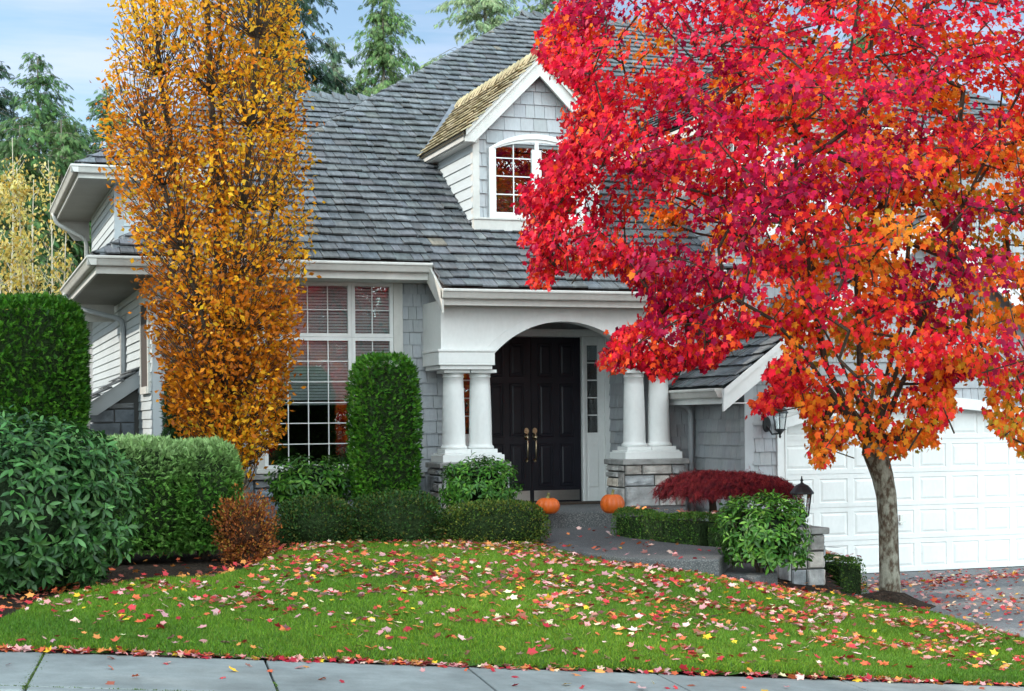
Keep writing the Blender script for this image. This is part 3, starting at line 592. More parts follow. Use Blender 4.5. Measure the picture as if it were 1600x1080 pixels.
b.prism([(dx0, dy + .006, zb_ - .3), (wl, dy + .006, zb_ - .3), (wl, dy + .006, 6.0), (dx0, dy + .006, 6.0)], (0, .08, 0)); b.prism([(wr, dy + .006, zb_ - .3), (dx1, dy + .006, zb_ - .3), (dx1, dy + .006, 6.0), (wr, dy + .006, 6.0)], (0, .08, 0)); b.prism([(dx0, dy + .006, 6.0), (dx1, dy + .006, 6.0), (dcx, dy + .006, 6.98)], (0, .08, 0)); b.prism([(wl, dy + .006, 5.75), (wr, dy + .006, 5.75), (wr, dy + .006, 5.999), (wl, dy + .006, 5.999)], (0, .08, 0)); b.prism([(wl, dy + .006, zb_ - .3), (wr, dy + .006, zb_ - .3), (wr, dy + .006, wz0), (wl, dy + .006, wz0)], (0, .08, 0))
dm = part(b, 'dormer', M['shingle'])
b = MB()
for x, U_ in ((dx0, (0, -1, 0)), (dx1, (0, 1, 0))):
    sgn = -1 if x == dx0 else 1
    pl = [(sgn * dy, zb_ - .15), (sgn * dy, 6.0), (sgn * yroof(6.0), 6.0)]
    if sgn == 1: pl = [(dy, zb_ - .15), (yroof(6.0), 6.0), (dy, 6.0)]
    b = MB(); boards(b, (x, 0, 0), U_, UZ, pl, .165, .022)
    b.prism([(x - sgn * .006, dy + .09, zb_ - .2), (x - sgn * .006, dy + .09, 6.0), (x - sgn * .006, yroof(6.0), 6.0)], (-sgn * .05, 0, 0)); part(b, 'cheek_wall', M['siding'], dm)
b = MB(); b.box(dx0 - .03, dx1 + .03, dy - .10, dy + .0, zb_ - .16, zb_ - .0); b.box(dx0 - .04, dx1 + .04, dy - .12, dy, zb_ + .001, zb_ + .03); b.box(dx0 - .015, dx0 + .09, dy - .022, dy + .09, zb_ + .031, 6.02); b.box(dx1 - .09, dx1 + .015, dy - .022, dy + .09, zb_ + .031, 6.02)
part(b, 'trim', M['trim'], dm, bevel=.004)
b = MB(); zd0 = zde - .02                                                    # rake boards
for sg in (-1, 1):
    xo, zo = dcx + sg * 1.17, zda - 1.17 * 1.0
    pts = [(dcx, dy - .2, zda - .03), (dcx, dy - .2, zda - .30), (xo - sg * .14, dy - .2, zo + .14 - .30), (xo, dy - .2, zo - .16), (xo, dy - .2, zo - .03)]
    b.prism(pts if sg == 1 else pts[::-1], (0, .05, 0))
    pts = [(dcx, dy - .235, zda + .005), (dcx, dy - .235, zda - .08), (xo, dy - .235, zo - .08), (xo, dy - .235, zo + .005)]
    b.prism(pts if sg == 1 else pts[::-1], (0, .034, 0))
part(b, 'rake_board', M['trim'], dm)
b = MB(); c45 = math.sqrt(.5)
for sg in (-1, 1):                                                           # eave box under the dormer roof edge
    b = MB(); x0, x1 = sorted((dcx + sg * 1.16, dcx + sg * .97)); b.box(x0, x1, dy - .14, yroof(zde - .16) + .1, zde - .20, zde - .10); x0, x1 = sorted((dcx + sg * 1.19, dcx + sg * 1.13)); b.box(x0, x1, dy - .15, yroof(zde - .12) + .1, zde - .18, zde - .05); part(b, 'eave_trim', M['trim'], dm)
b = MB(); hl = 1.22 / c45
for sg in (-1, 1):
    o = (dcx + sg * 1.22, 0, zda - 1.22); ya, yb0, yb1 = dy - .25, yroof(zda - 1.22) , yroof(zda)
    if sg == -1: shingles(b, o, (0, -1, 0), (c45, 0, c45), [(-yb0, 0), (-ya, 0), (-ya, hl), (-yb1, hl)], .15, .09, .2, .034, .008, .012, .22, lift=.014, hue=.03, tilt=.03)
    else: shingles(b, o, (0, 1, 0), (-c45, 0, c45), [(ya, 0), (yb0, 0), (yb1, hl), (ya, hl)], .15, .09, .2, .034, .008, .012, .2, lift=.014, tilt=.03)
    b.add([(dcx + sg * 1.22, ya, zda - 1.235), (dcx + sg * 1.22, yb0, zda - 1.235), (dcx, yb1, zda - .015), (dcx, ya, zda - .015)], [(0, 1, 2, 3)], (.5, .5, .5))
part(b, 'dormer_roof', M['shake_sun_tint'], dm)
b = MB(); caps(b, (dcx, dy - .25, zda + .01), (dcx, yroof(zda), zda + .01), (c45, 0, -c45), (-c45, 0, -c45), .2, .12); part(b, 'ridge_cap', M['shake_sun_tint'], dm)
b = MB()                                                                     # metal valley flashing beside the dormer
for sg in (-1, 1):
    b = MB(); p0 = Vector((dcx + sg * 1.24, yroof(zda - 1.24), zda - 1.24)); p1 = Vector((dcx, yroof(zda), zda)); o = Vector((sg * .10, 0, 0)); up = Vector((0, -sa * .07, ca * .07))
    b.add([p0 + up, p1 + up, p1 + o + up, p0 + o + up - Vector((0, .2, .13))], [(0, 1, 2, 3)]); part(b, 'valley_flashing', M['flash'], dm)
# dormer window with an arched head
b = MB(); wc = (wl + wr) / 2; ap = arch_pts(wc, (wr - wl) / 2, wz1, .16, 24); apo = arch_pts(wc, (wr - wl) / 2 + .07, wz1, .235, 24); api = arch_pts(wc, (wr - wl) / 2 - .045, wz1, .115, 24)
for P_, Q_, y0_, y1_ in ((ap, apo, dy - .05, dy + .01), (api, ap, dy - .025, dy + .04)):
    V_ = [(p[0], y_, p[1]) for y_ in (y0_, y1_) for q in zip(P_, Q_) for p in q]; k = 2 * len(P_); F_ = []
    for i in range(len(P_) - 1):
        a = 2 * i; F_ += [(a, a + 2, a + 3, a + 1), (k + a, k + a + 1, k + a + 3, k + a + 2), (a, k + a, k + a + 2, a + 2), (a + 1, a + 3, k + a + 3, k + a + 1)]
    b.add(V_, F_)
b.box(wl - .07, wl, dy - .05, dy + .01, wz0 - .06, wz1); b.box(wr, wr + .07, dy - .05, dy + .01, wz0 - .06, wz1); b.box(wl, wr, dy - .05, dy + .01, wz0 - .06, wz0); b.box(wc - .03, wc + .03, dy - .03, dy + .04, wz0, wz1 + .13)
for x0, x1 in ((wl, wc - .03), (wc + .03, wr)):
    b.box(x0, x0 + .045, dy - .025, dy + .04, wz0, wz1); b.box(x1 - .045, x1, dy - .025, dy + .04, wz0, wz1); b.box(x0 + .045, x1 - .045, dy - .025, dy + .04, wz0, wz0 + .045); xm_ = (x0 + x1) / 2; b.box(xm_ - .008, xm_ + .008, dy, dy + .015, wz0 + .045, wz1 + .12)
    for k in range(1, 4): zz = wz0 + .045 + (wz1 + .09 - wz0) * k / 4; b.box(x0 + .045, x1 - .045, dy + .001, dy + .014, zz - .008, zz + .008)
part(b, 'window', M['white'], dm)
b = MB(); b.prism([(wl, dy + .006, wz0), (wr, dy + .006, wz0)] + [(p[0], dy + .006, p[1]) for p in ap[::-1]], (0, .003, 0)); part(b, 'pane', M['pane'], dm)
b = MB(); x0, x1, y0, y1, z0, z1 = dx0 + .06, dx1 - .06, dy + .1, dy + 1.6, 4.6, 5.95
b.add([(x0, y0, z0), (x1, y0, z0), (x1, y1, z0), (x0, y1, z0), (x0, y0, z1), (x1, y0, z1), (x1, y1, z1), (x0, y1, z1)], [(0, 1, 2, 3), (4, 7, 6, 5), (1, 5, 6, 2), (2, 6, 7, 3), (3, 7, 4, 0)]); part(b, 'room_interior', M['dark'], dm)
# upper wing over the garage -----------------------------------------------
gx0, gx1, gy, gcx, gz0 = 10.58, 16.44, 20.5, 13.5, -.60
wx0, wx1, wy, wze = 10.95, 17.0, 22.0, 6.10
b = MB(); shingles(b, (0, wy, 0), (1, 0, 0), UZ, [(wx0, 2.3), (wx1, 2.3), (wx1, wze), (wx0, wze)], .2, .12, .27, .026, var=.05, hue=.012); shingles(b, (wx0, 0, 0), (0, -1, 0), UZ, [(-29, 2.3), (-wy, 2.3), (-wy, wze), (-29, wze)], .2, .12, .27, .026, var=.05, hue=.012); b.box(wx0 + .006, wx1, wy + .006, 29, 2.3, wze); part(b, 'wing_wall', M['shingle'])
b = MB(); bx0, bx1 = 11.05, 12.75; b.box(bx0, bx1, wy - .28, wy, 4.42, 4.72); b.prism([(bx0, wy - .28, 4.42), (bx0, wy - .02, 4.18), (bx0, wy - .005, 4.42)][::-1], (bx1 - bx0, 0, 0)); b.box(bx0, bx0 + .12, wy - .28, wy, 4.721, 5.8); b.box(bx1 - .12, bx1, wy - .28, wy, 4.721, 5.8); b.box(bx0, bx1, wy - .28, wy, 5.801, 6.0); b.box(11.86, 11.94, wy - .27, wy, 4.721, 5.8); b.box(wx0 - .02, wx0 + .1, wy - .03, wy + .1, 2.4, 4.17)
bw = part(b, 'bay_window', M['white'], bevel=.005); b = MB(); b.box(bx0 + .12, bx1 - .12, wy - .22, wy - .216, 4.73, 5.79); part(b, 'pane', M['pane'], bw); b = MB(); b.box(bx0 + .12, bx1 - .12, wy - .12, wy - .002, 4.73, 5.79); part(b, 'room_interior', M['dark'], bw)
ex0, ex1, ey = wx0 - .5, wx1 + .6, wy - .42; kw = (ex1 - ex0) / 2
b = MB(); shingles(b, (0, ey, wze), (1, 0, 0), (0, ca, sa), [(ex0, 0), (ex1, 0), ((ex0 + ex1) / 2, ls(kw))], .245, .11, .27, .042, .010, .012, .13, lift=.014, hue=.03)
shingles(b, (ex0, 0, wze), (0, -1, 0), (ca, 0, sa), [(-30, 0), (-ey, 0), (-(ey + kw), ls(kw)), (-30, ls(kw))], .245, .11, .27, .042, .010, .012, .13, lift=.014); zq = wze - .012; cm = (ex0 + ex1) / 2
b.add([(ex0, ey, zq), (ex1, ey, zq), (cm, ey + kw, zq + PIT * kw), (cm, 30, zq + PIT * kw), (ex0, 30, zq), (ex1, 30, zq)], [(0, 1, 2), (0, 2, 3, 4), (1, 5, 3, 2)], (.5, .5, .5))
caps(b, (ex0, ey, wze), (cm, ey + kw, wze + PIT * kw), (0, -ca, -sa), (-ca, 0, -sa)); caps(b, (ex1, ey, wze), (cm, ey + kw, wze + PIT * kw), (0, -ca, -sa), (ca, 0, -sa))
part(b, 'wing_roof', M['shake']); b = MB(); b.box(ex0 + .05, ex1, ey + .05, wy, wze - .19, wze - .175); b.box(ex0 + .05, wx0, wy, 29, wze - .19, wze - .175); b.box(ex0 + .02, ex1, ey + .02, ey + .05, wze - .2, wze - .03); b.box(ex0 + .02, ex0 + .05, ey + .051, 29, wze - .2, wze - .03); part(b, 'wing_fascia', M['trim'])
gut((ex0 - .1, ey + .018, wze - .005), (ex1, ey + .018, wze - .005), (0, -1, 0))
b = MB(); b.box(17.01, 25.6, 24.0, 39.8, -.8, 3.8); shingles(b, (0, 23.99, 0), (1, 0, 0), UZ, [(16.3, -.8), (25.6, -.8), (25.6, 3.8), (16.3, 3.8)], .19, .11, .26, .026, var=.05, hue=.012); b.box(XL + .01, 17.0, 32.41, 39.8, -.3, 3.8); part(b, 'rear_wall', M['shingle'])
# garage -------------------------------------------------------------------
gp = .75; gex = 10.10; gze = 2.10; gey = gy - .32                             # pitch, left eave, eave height, front of roof
def gx(px, py=700): return PY(px, py, gy).x
ox0, ox1 = gx(1227), gx(1227) + 4.45; oz0 = -.60; osp, orise = PY(1232, 668, gy).z, .27; oc = (ox0 + ox1) / 2
b = MB()
def gsh(poly): shingles(b, (0, gy, 0), (1, 0, 0), UZ, poly, .19, .11, .26, .026, .006, .002, .05, hue=.012)
rk = lambda x: gze - .1 + gp * min(x - gex, 2 * gcx - gex - x)
gsh([(gx0 + .1, -.7), (ox0 - .13, -.7), (ox0 - .13, rk(ox0 - .13)), (gx0 + .1, rk(gx0 + .1))]); gsh([(ox0 - .13, 1.9), (ox1 + .13, 1.9), (ox1 + .13, rk(ox1 + .13)), (gcx, rk(gcx)), (ox0 - .13, rk(ox0 - .13))]); gsh([(ox1 + .13, -.7), (gx1, -.7), (gx1, rk(gx1)), (ox1 + .13, rk(ox1 + .13))])
shingles(b, (gx0, 0, 0), (0, -1, 0), UZ, [(-22.12, -.8), (-gy, -.8), (-gy, 2.2), (-22.12, 2.2)], .19, .11, .26, .026, var=.05, hue=.012)
b.box(gx0 + .006, ox0 - .02, gy + .006, gy + .2, -.8, 2.2); b.box(ox1 + .02, gx1, gy + .006, gy + .2, -.8, 2.2); b.box(gx0 + .006, gx0 + .15, gy + .201, 22.12, -.8, 2.2); b.prism([(gx0 + .01, gy + .006, 1.95), (gx1, gy + .006, 1.95), (gx1, gy + .006, rk(gx1)), (gcx, gy + .006, rk(gcx)), (gx0 + .01, gy + .006, rk(gx0))], (0, .19, 0))
part(b, 'garage_wall', M['shingle'])
b = MB(); b.box(gx0 - .022, gx0 + .115, gy - .024, gy + .1, -.8, 2.12); part(b, 'corner_board', M['trim_grey'])
b = MB(); b.box(ox0 - .145, ox0, gy - .045, gy + .06, -.7, osp - .02); b.box(ox1, ox1 + .145, gy - .045, gy + .06, -.7, osp - .02)
b.box(ox0 - .03, ox0 - .0005, gy - .055, gy + .1, -.7, osp - .02)
A_, B_ = arch_pts(oc, (ox1 - ox0) / 2, osp, orise, 40), arch_pts(oc, (ox1 - ox0) / 2 + .15, osp + .10, orise + .06, 40); V_ = [(p[0], y_, p[1]) for y_ in (gy - .07, gy + .06) for q in zip(A_, B_) for p in q]; k = 80; F_ = [(0, 1, k + 1, k), (78, k + 78, k + 79, 79)]
for i in range(39):
    a = 2 * i; F_ += [(a, a + 2, a + 3, a + 1), (k + a, k + a + 1, k + a + 3, k + a + 2), (a, k + a, k + a + 2, a + 2), (a + 1, a + 3, k + a + 3, k + a + 1)]
b.add(V_, F_); b.box(ox0 - .15, ox0 - .001, gy - .068, gy + .05, osp - .019, osp + .1); b.box(ox1 + .001, ox1 + .15, gy - .068, gy + .05, osp - .019, osp + .1)
part(b, 'garage_door_casing', M['white'])
b = MB(); nr, nc = 5, 8; gdy = gy + .10; rh = (osp + orise + .02 - oz0) / nr; cw = (ox1 - ox0) / nc
for r in range(nr):
    for c in range(nc):
        x0, x1, z0, z1 = ox0 + c * cw, ox0 + (c + 1) * cw, oz0 + r * rh + .003, oz0 + (r + 1) * rh - .003
        def rg(i, j, d): return [(x0 + i, gdy - d, z0 + j), (x1 - i, gdy - d, z0 + j), (x1 - i, gdy - d, z1 - j), (x0 + i, gdy - d, z1 - j)]
        rs = [rg(0, 0, 0), rg(.05, .065, 0), rg(.060, .075, -.008), rg(.074, .089, -.008), rg(.105, .118, .001)]
        b.add([p for q in rs for p in q], [(k * 4 + i, k * 4 + (i + 1) % 4, k * 4 + 4 + (i + 1) % 4, k * 4 + 4 + i) for k in range(4) for i in range(4)] + [(16, 17, 18, 19)])
b.box(ox0, ox1, gdy + .02, gdy + .04, oz0, oz0 + nr * rh)
gd = part(b, 'garage_door', M['white']); b = MB(); b.box(ox0, ox1, gdy - .02, gdy + .02, oz0 - .035, oz0 - .001); part(b, 'weather_seal', M['black_iron'], gd)
hx = PY(1407, 812, gdy); b = MB(); b.box(hx.x - .02, hx.x + .03, gdy - .03, gdy - .0, hx.z - .07, hx.z + .07); b.box(hx.x - .05, hx.x + .06, gdy - .045, gdy - .0305, hx.z - .045, hx.z - .02); part(b, 'handle', M['steel'], gd)
b = MB(); cg, sg_ = 1 / math.hypot(1, gp), gp / math.hypot(1, gp)
shingles(b, (gex, 0, gze), (0, -1, 0), (cg, 0, sg_), [(-22.3, 0), (-gey, 0), (-gey, (gcx - gex) / cg), (-22.3, (gcx - gex) / cg)], .24, .11, .27, .042, .010, .012, .13, lift=.014, hue=.03, tilt=.03)
shingles(b, (2 * gcx - gex, 0, gze), (0, 1, 0), (-cg, 0, sg_), [(gey, 0), (22.3, 0), (22.3, (gcx - gex) / cg), (gey, (gcx - gex) / cg)], .24, .11, .27, .042, .010, .012, .13, lift=.014)
za = gze + gp * (gcx - gex) - .012; b.add([(gex, gey, gze - .012), (gcx, gey, za), (gcx, 22.3, za), (gex, 22.3, gze - .012), (2 * gcx - gex, gey, gze - .012), (2 * gcx - gex, 22.3, gze - .012)], [(0, 1, 2, 3), (4, 5, 2, 1)], (.5, .5, .5))
part(b, 'garage_roof', M['shake'])
b = MB()
for sg in (-1, 1):
    xo = gcx + sg * (gcx - gex + .02); zo = gze - .02; zt_ = gze + gp * (gcx - gex) - .02
    pts = [(gcx, gey - .01, zt_ - .015), (gcx, gey - .01, zt_ - .31), (xo, gey - .01, zo - .31), (xo, gey - .01, zo - .015)]; b.prism(pts if sg == 1 else pts[::-1], (0, .05, 0))
    pts = [(gcx, gey - .03, zt_), (gcx, gey - .03, zt_ - .09), (xo, gey - .03, zo - .09), (xo, gey - .03, zo)]; b.prism(pts if sg == 1 else pts[::-1], (0, .019, 0))
b.box(gex + .0, gex + .03, gey + .042, 22.1, gze - .22, gze - .03); b.box(gex + .03, gx0, gey + .05, 22.1, gze - .22, gze - .205)
part(b, 'rake_board', M['white'])
gut((gex - .0, gey + .05, gze - .005), (gex - .0, 22.05, gze - .005), (-1, 0, 0))
# wall lantern beside the garage door
lp = PY(1196, 661, gy); b = MB(); q = (lp.x + .11, gy - .22, lp.z)
b.add([(lp.x + .06 * math.cos(a), gy - .02 - d, lp.z - .02 + .11 * math.sin(a)) for d in (0, .03) for a in np.linspace(0, 2 * math.pi, 17)[:-1]], [tuple(range(16)), tuple(range(16, 32))] + [(i, 16 + i, 16 + (i + 1) % 16, (i + 1) % 16) for i in range(16)])
b.tube([(lp.x, gy - .04, lp.z - .04), (lp.x + .04, gy - .12, lp.z - .16), (lp.x + .10, gy - .21, lp.z - .15), (q[0], q[1], q[2] - .10)], .013, 8)
b.lathe([(.0, -.22), (.012, -.21), (.02, -.19), (.012, -.17), (.05, -.12), (.075, -.10), (.08, -.085)], q, 12); b.lathe([(.115, .13), (.12, .14), (.085, .20), (.03, .235), (.012, .25), (.018, .27), (.0, .29)], q, 12)
for k in range(6): a = k * math.pi / 3; b.tube([(q[0] + .074 * math.cos(a), q[1] + .074 * math.sin(a), q[2] - .09), (q[0] + .108 * math.cos(a), q[1] + .108 * math.sin(a), q[2] + .135)], .007, 5)
wlm = part(b, 'wall_lantern', M['black_iron']); b = MB(); b.lathe([(.07, -.085), (.103, .13)], q, 6); part(b, 'glass', M['lampglass'], wlm)
b = MB(); b.lathe([(.012, -.085), (.014, .03), (.02, .05), (.012, .09), (0, .10)], q, 8); part(b, 'candle_bulb', M['blind'], wlm)
# ------------------------------------------------------------------ ground
SA, SB = Pz(0, 1017, .18), Pz(1600, 1073, -.38)                      # lawn-side edge of the sidewalk
SD = (SB - SA); SL = SD.length; SD.normalize(); SN = Vector((SD.y, -SD.x, 0)).normalized()   # along, and towards the street
CP = [(*Pz(x, y, z).to_2d(), z) for x, y, z in ((440, 852, .26), (650, 850, .26), (843, 850, .20), (960, 880, .10), (1060, 890, .06), (1150, 905, .0), (1238, 924, -.20), (1395, 940, -.33), (1500, 970, -.40), (1600, 1003, -.42), (600, 930, .20), (900, 950, .07), (1200, 985, -.16), (200, 900, .24), (20, 960, .22), (1420, 1010, -.35))]
CP += [(*(SA + SD * t).to_2d(), (SA + SD * t).z + .025) for t in (-3, -1, 0, 2, 4, 6, SL, SL + 2, SL + 4)]
CP += [(-4, 16, .25), (-2, 20, .25), (0, 24, .2), (2, 22, .25), (4, 22.3, .28), (6.2, 22.3, .28), (6.5, 20, .24), (8.5, 19.3, .15), (10, 20.5, .05), (10.5, 22, .05), (9.6, 18.6, .08), (12, 12, -.5), (14, 15, -.55), (12.5, 17, -.55), (-6, 10, .3)]
CP = np.array(CP); _d = np.linalg.norm(CP[:, None, :2] - CP[None, :, :2], axis=2); n_ = len(CP)
K_ = np.where(_d > 0, _d ** 2 * np.log(np.maximum(_d, 1e-9)), 0) + np.eye(n_) * .25
A_ = np.zeros((n_ + 3, n_ + 3)); A_[:n_, :n_] = K_; A_[:n_, n_] = 1; A_[:n_, n_ + 1:] = CP[:, :2]; A_[n_:, :n_] = A_[:n_, n_:].T
W_ = np.linalg.solve(A_, np.r_[CP[:, 2], 0, 0, 0])
bumpn = Noise3(1.6, 3)
def H(x, y):
    x, y = np.atleast_1d(np.asarray(x, float)), np.atleast_1d(np.asarray(y, float)); out = np.empty(len(x))
    for i in range(0, len(x), 20000):
        dd = np.hypot(x[i:i + 20000, None] - CP[None, :, 0], y[i:i + 20000, None] - CP[None, :, 1]); k = np.where(dd > 0, dd ** 2 * np.log(np.maximum(dd, 1e-9)), 0)
        out[i:i + 20000] = k @ W_[:n_] + W_[n_] + W_[n_ + 1] * x[i:i + 20000] + W_[n_ + 2] * y[i:i + 20000]
    return out + .012 * bumpn(np.c_[x, y, 0 * x])
h1 = lambda x, y: float(H(x, y)[0])
def hitH(px, py):                                                     # where a sight line meets the ground
    z = .1
    for _ in range(40): p = Pz(px, py, z); z = z * .4 + .6 * h1(p.x, p.y)
    return Pz(px, py, z)
def inpoly(P, x, y):
    c = np.zeros(len(x), bool); n = len(P)
    for i in range(n):
        (x0, y0), (x1, y1) = P[i], P[(i + 1) % n]
        m = ((y0 > y) != (y1 > y)) & (x < (x1 - x0) * (y - y0) / (y1 - y0 + 1e-12) + x0); c ^= m
    return c
def grid_sheet(name, x0, x1, y0, y1, st, keep, zf_, m, thick=0, kind='structure'):
    nx, ny = int((x1 - x0) / st) + 1, int((y1 - y0) / st) + 1
    gx_, gy_ = np.meshgrid(x0 + st * np.arange(nx), y0 + st * np.arange(ny)); X, Y = gx_.ravel(), gy_.ravel(); Z = zf_(X, Y)
    i, j = np.meshgrid(np.arange(nx - 1), np.arange(ny - 1)); a = (j * nx + i).ravel(); F = np.c_[a, a + 1, a + nx + 1, a + nx]
    F = F[keep(X[F].mean(1), Y[F].mean(1))]; us, inv = np.unique(F, return_inverse=True)
    o = np_object(name, np.c_[X, Y, Z][us], inv.reshape(-1, 4), np.ones((len(us), 3)), m); o.data.polygons.foreach_set('use_smooth', [True] * len(o.data.polygons)); return tag(o, kind=kind)
b = MB(); b.box(-300, 300, -300, 600, -1.2, -.82); tag(b.build('far_ground', M['soil']), kind='structure')
# lawn outline from the photograph's edges, on the terrain
LP = [hitH(x, y) for x, y in ((430, 868), (470, 854), (560, 850), (680, 849), (780, 847), (842, 852), (872, 863), (937, 874), (1002, 880), (1060, 890), (1120, 906), (1190, 919), (1240, 926), (1300, 930), (1352, 940), (1400, 948), (1450, 957), (1500, 972), (1560, 990), (1640, 1012), (1800, 1050))]
LAWN = [(p.x, p.y) for p in LP] + [((SA + SD * t).x, (SA + SD * t).y) for t in (SL + 1.8, SL, SL * .5, 0, -3)] + [(p.x, p.y) for p in [hitH(x, y) for x, y in ((-240, 985), (0, 972), (60, 945), (150, 920), (240, 908), (330, 905), (395, 890))]]
SEDGE = lambda x, y: (x - SA.x) * SN.x + (y - SA.y) * SN.y              # > 0 on the street side of the lawn edge
drv_l = [hitH(x, y) for x, y in ((1300, 905), (1352, 938), (1450, 957), (1560, 990), (1640, 1012), (1800, 1050))]
DRV = [(10.75, 20.62), (10.75, 19.5), (10.6, 18.7)] + [(p.x, p.y) for p in drv_l] + [((SA + SD * (SL + 1.5)).x, (SA + SD * (SL + 1.5)).y), ((SA + SD * (SL + 9)).x, (SA + SD * (SL + 9)).y), (24, 20.62)]
sz = (SA + SD * (SL + 3)).z
def ZD(x, y): t = np.clip((y - 14) / 6.6, 0, 1); return -.50 * (1 - t) - .608 * t + 0 * x
def keep_lawn(x, y): return inpoly(LAWN, x, y) & (SEDGE(x, y) < -.02)
lawn = grid_sheet('lawn', -3, 15, 8, 20, .06, keep_lawn, lambda x, y: H(x, y) + .02 - .05 * np.exp(-np.abs(SEDGE(x, y) + .02) / .035), M['turf'])
def keep_bed(x, y): return (SEDGE(x, y) < -.0) & ~inpoly(DRV, x, y)
grid_sheet('garden_bed', -7, 15.5, 8, 27, .10, keep_bed, lambda x, y: H(x, y) - .03 + .02 * Noise3(6, 9)(np.c_[x, y, 0 * x]), M['mulch'])
grid_sheet('driveway', 9, 24, 9, 20.65, .1, lambda x, y: inpoly(DRV, x, y) & (SEDGE(x, y) < .0), ZD, M['drive'])
# sidewalk: separate slabs with open joints, then a kerb
def slab(mb, t0, t1, n0, n1, th=.12, up=0.0):
    P = [SA + SD * t + SN * n for t, n in ((t0, n0), (t1, n0), (t1, n1), (t0, n1))]; mb.prism([p + Vector((0, 0, up - th)) for p in P], (0, 0, th))
def t_at(px, py): p = Pz(px, py, .1); z = SA.z + (SB.z - SA.z) * ((p - SA).dot(SD) / SL); p = Pz(px, py, z); return (p - SA).dot(SD)
JT = [t_at(66, 1025), t_at(418, 1040), t_at(746, 1052), t_at(1068, 1066)]; st_ = (JT[3] - JT[0]) / 3
JT = [JT[0] - 3 * st_, JT[0] - 2 * st_, JT[0] - st_] + JT + [JT[3] + st_ * k for k in range(1, 9)]
b = MB()
for k in range(len(JT) - 1):
    a, c = JT[k] + .007, JT[k + 1] - .007
    slab(b, a, c, 0.0, 1.40)
wk = b.build('sidewalk', M['walk'], bevel=.008); tag(wk, kind='structure')
b = MB()
for k in range(0, len(JT) - 1, 1): slab(b, JT[k] + .006, JT[k + 1] - .006, 1.412, 1.56, .2)
tag(b.build('kerb', M['walk'], bevel=.02), kind='structure')
b = MB(); slab(b, JT[0], JT[-1], -.03, 1.55, .05, -.045); tag(b.build('joint_bed', M['mulch']), kind='structure')
b = MB(); slab(b, JT[0] - 40, JT[-1] + 40, 1.57, 10, .1, -.16); tag(b.build('road', M['drive']), kind='structure')
# moss in the first joint and along the kerb line
ms_p = []
for jt, n, wd in ((JT[3], 420, .020), (JT[4], 60, .009)):
    for _ in range(n): nn = rng.uniform(0, 1.4); 
    for _ in range(n): ms_p.append(SA + SD * (jt + rng.normal(0, wd)) + SN * (rng.uniform(0, 1.5) if jt == JT[3] else rng.uniform(.9, 1.45)))
for _ in range(260): ms_p.append(SA + SD * rng.uniform(JT[3] - .6, JT[4] * .8) + SN * (1.406 + rng.normal(0, .006)))
ms_p = np.array([tuple(p) for p in ms_p]); nm = len(ms_p)
o = leaf_object('moss', ms_p - [0, 0, .012], unit(np.c_[rng.normal(0, .5, (nm, 2)), np.ones(nm)]), rng.normal(0, 1, (nm, 3)), rng.uniform(.010, .020, nm), pick([(.9, 1, .8), (1.3, 1.2, .7), (.7, .8, .8)], nm), DIAMOND, M['moss']); tag(o, 'green moss growing in the sidewalk joints', 'moss', kind='stuff')
# porch slab, winding path, lower path
PZ = .42
b = MB(); b.prism([(6.6, YD - .02, -.3), (AX1 - .02, YD - .02, -.3), (AX1 - .02, YW - .1, -.3), (10.0, YW - .1, -.3), (10.0, 21.2, -.3), (9.75, 20.75, -.3), (9.2, 20.54, -.3), (7.6, 20.54, -.3), (6.9, 20.9, -.3), (6.6, 21.4, -.3)][::-1], (0, 0, PZ + .3)); ps = b.build('porch_slab', M['agg'], bevel=.02); tag(ps, kind='structure')
PTH = [(857, 824), (846, 834), (843, 845), (856, 851), (872, 856), (905, 862), (937, 866), (970, 869.5), (1002, 872), (1040, 873.5), (1074, 874), (1123, 874), (1144, 856), (1100, 853), (1067, 850), (1022, 845), (1005, 840), (993, 836), (980, 824), (975, 800), (870, 800)]
pz = .215; P = [Pz(x, y, pz) for x, y in PTH[:-2]]; P = [Vector((p.x, min(p.y, 20.53), p.z)) for p in P]; P[0].y = P[-1].y = 20.535
b = MB(); b.prism([(p.x, p.y, pz - .42) for p in P], (0, 0, .42)); tag(b.build('path', M['agg'], bevel=.022), kind='structure')
LPT = [Pz(x, y, .03) for x, y in ((1124, 896), (1150, 880), (1200, 880), (1215, 893), (1180, 902))]
b = MB(); b.prism([(p.x, p.y, -.5) for p in LPT], (0, 0, .53)); tag(b.build('lower_path', M['agg'], bevel=.015), kind='structure')
# ------------------------------------------------------------------ grass
ng = 330000; gxs, gys = [], []
while sum(map(len, gxs)) < ng:
    x = rng.uniform(-3, 15, 400000); y = rng.uniform(8.5, 20, 400000); m_ = keep_lawn(x, y)
    s_ = x * FWD.x + y * FWD.y; lat = x * RGT.x + y * RGT.y
    m_ &= (np.abs(lat) < s_ * .34 + .3) & (rng.random(400000) < np.clip(13.5 / s_, 0, 1) ** 2); gxs.append(x[m_]); gys.append(y[m_])
x, y = np.concatenate(gxs)[:ng], np.concatenate(gys)[:ng]; z = H(x, y) + .012
edge = np.exp(-np.abs(SEDGE(x, y)) / .05); z -= .03 * edge
pn = Noise3(1.3, 21)(np.c_[x, y, 0 * x]); pn2 = Noise3(5, 22)(np.c_[x, y, 0 * x])
hgt = rng.uniform(.022, .042, ng) * (1 + .12 * pn); lean = rng.normal(0, .45, (ng, 2)) + np.outer(edge, [SN.x, SN.y]) * .6; az = rng.uniform(0, 6.28, ng); w = rng.uniform(.0028, .005, ng)
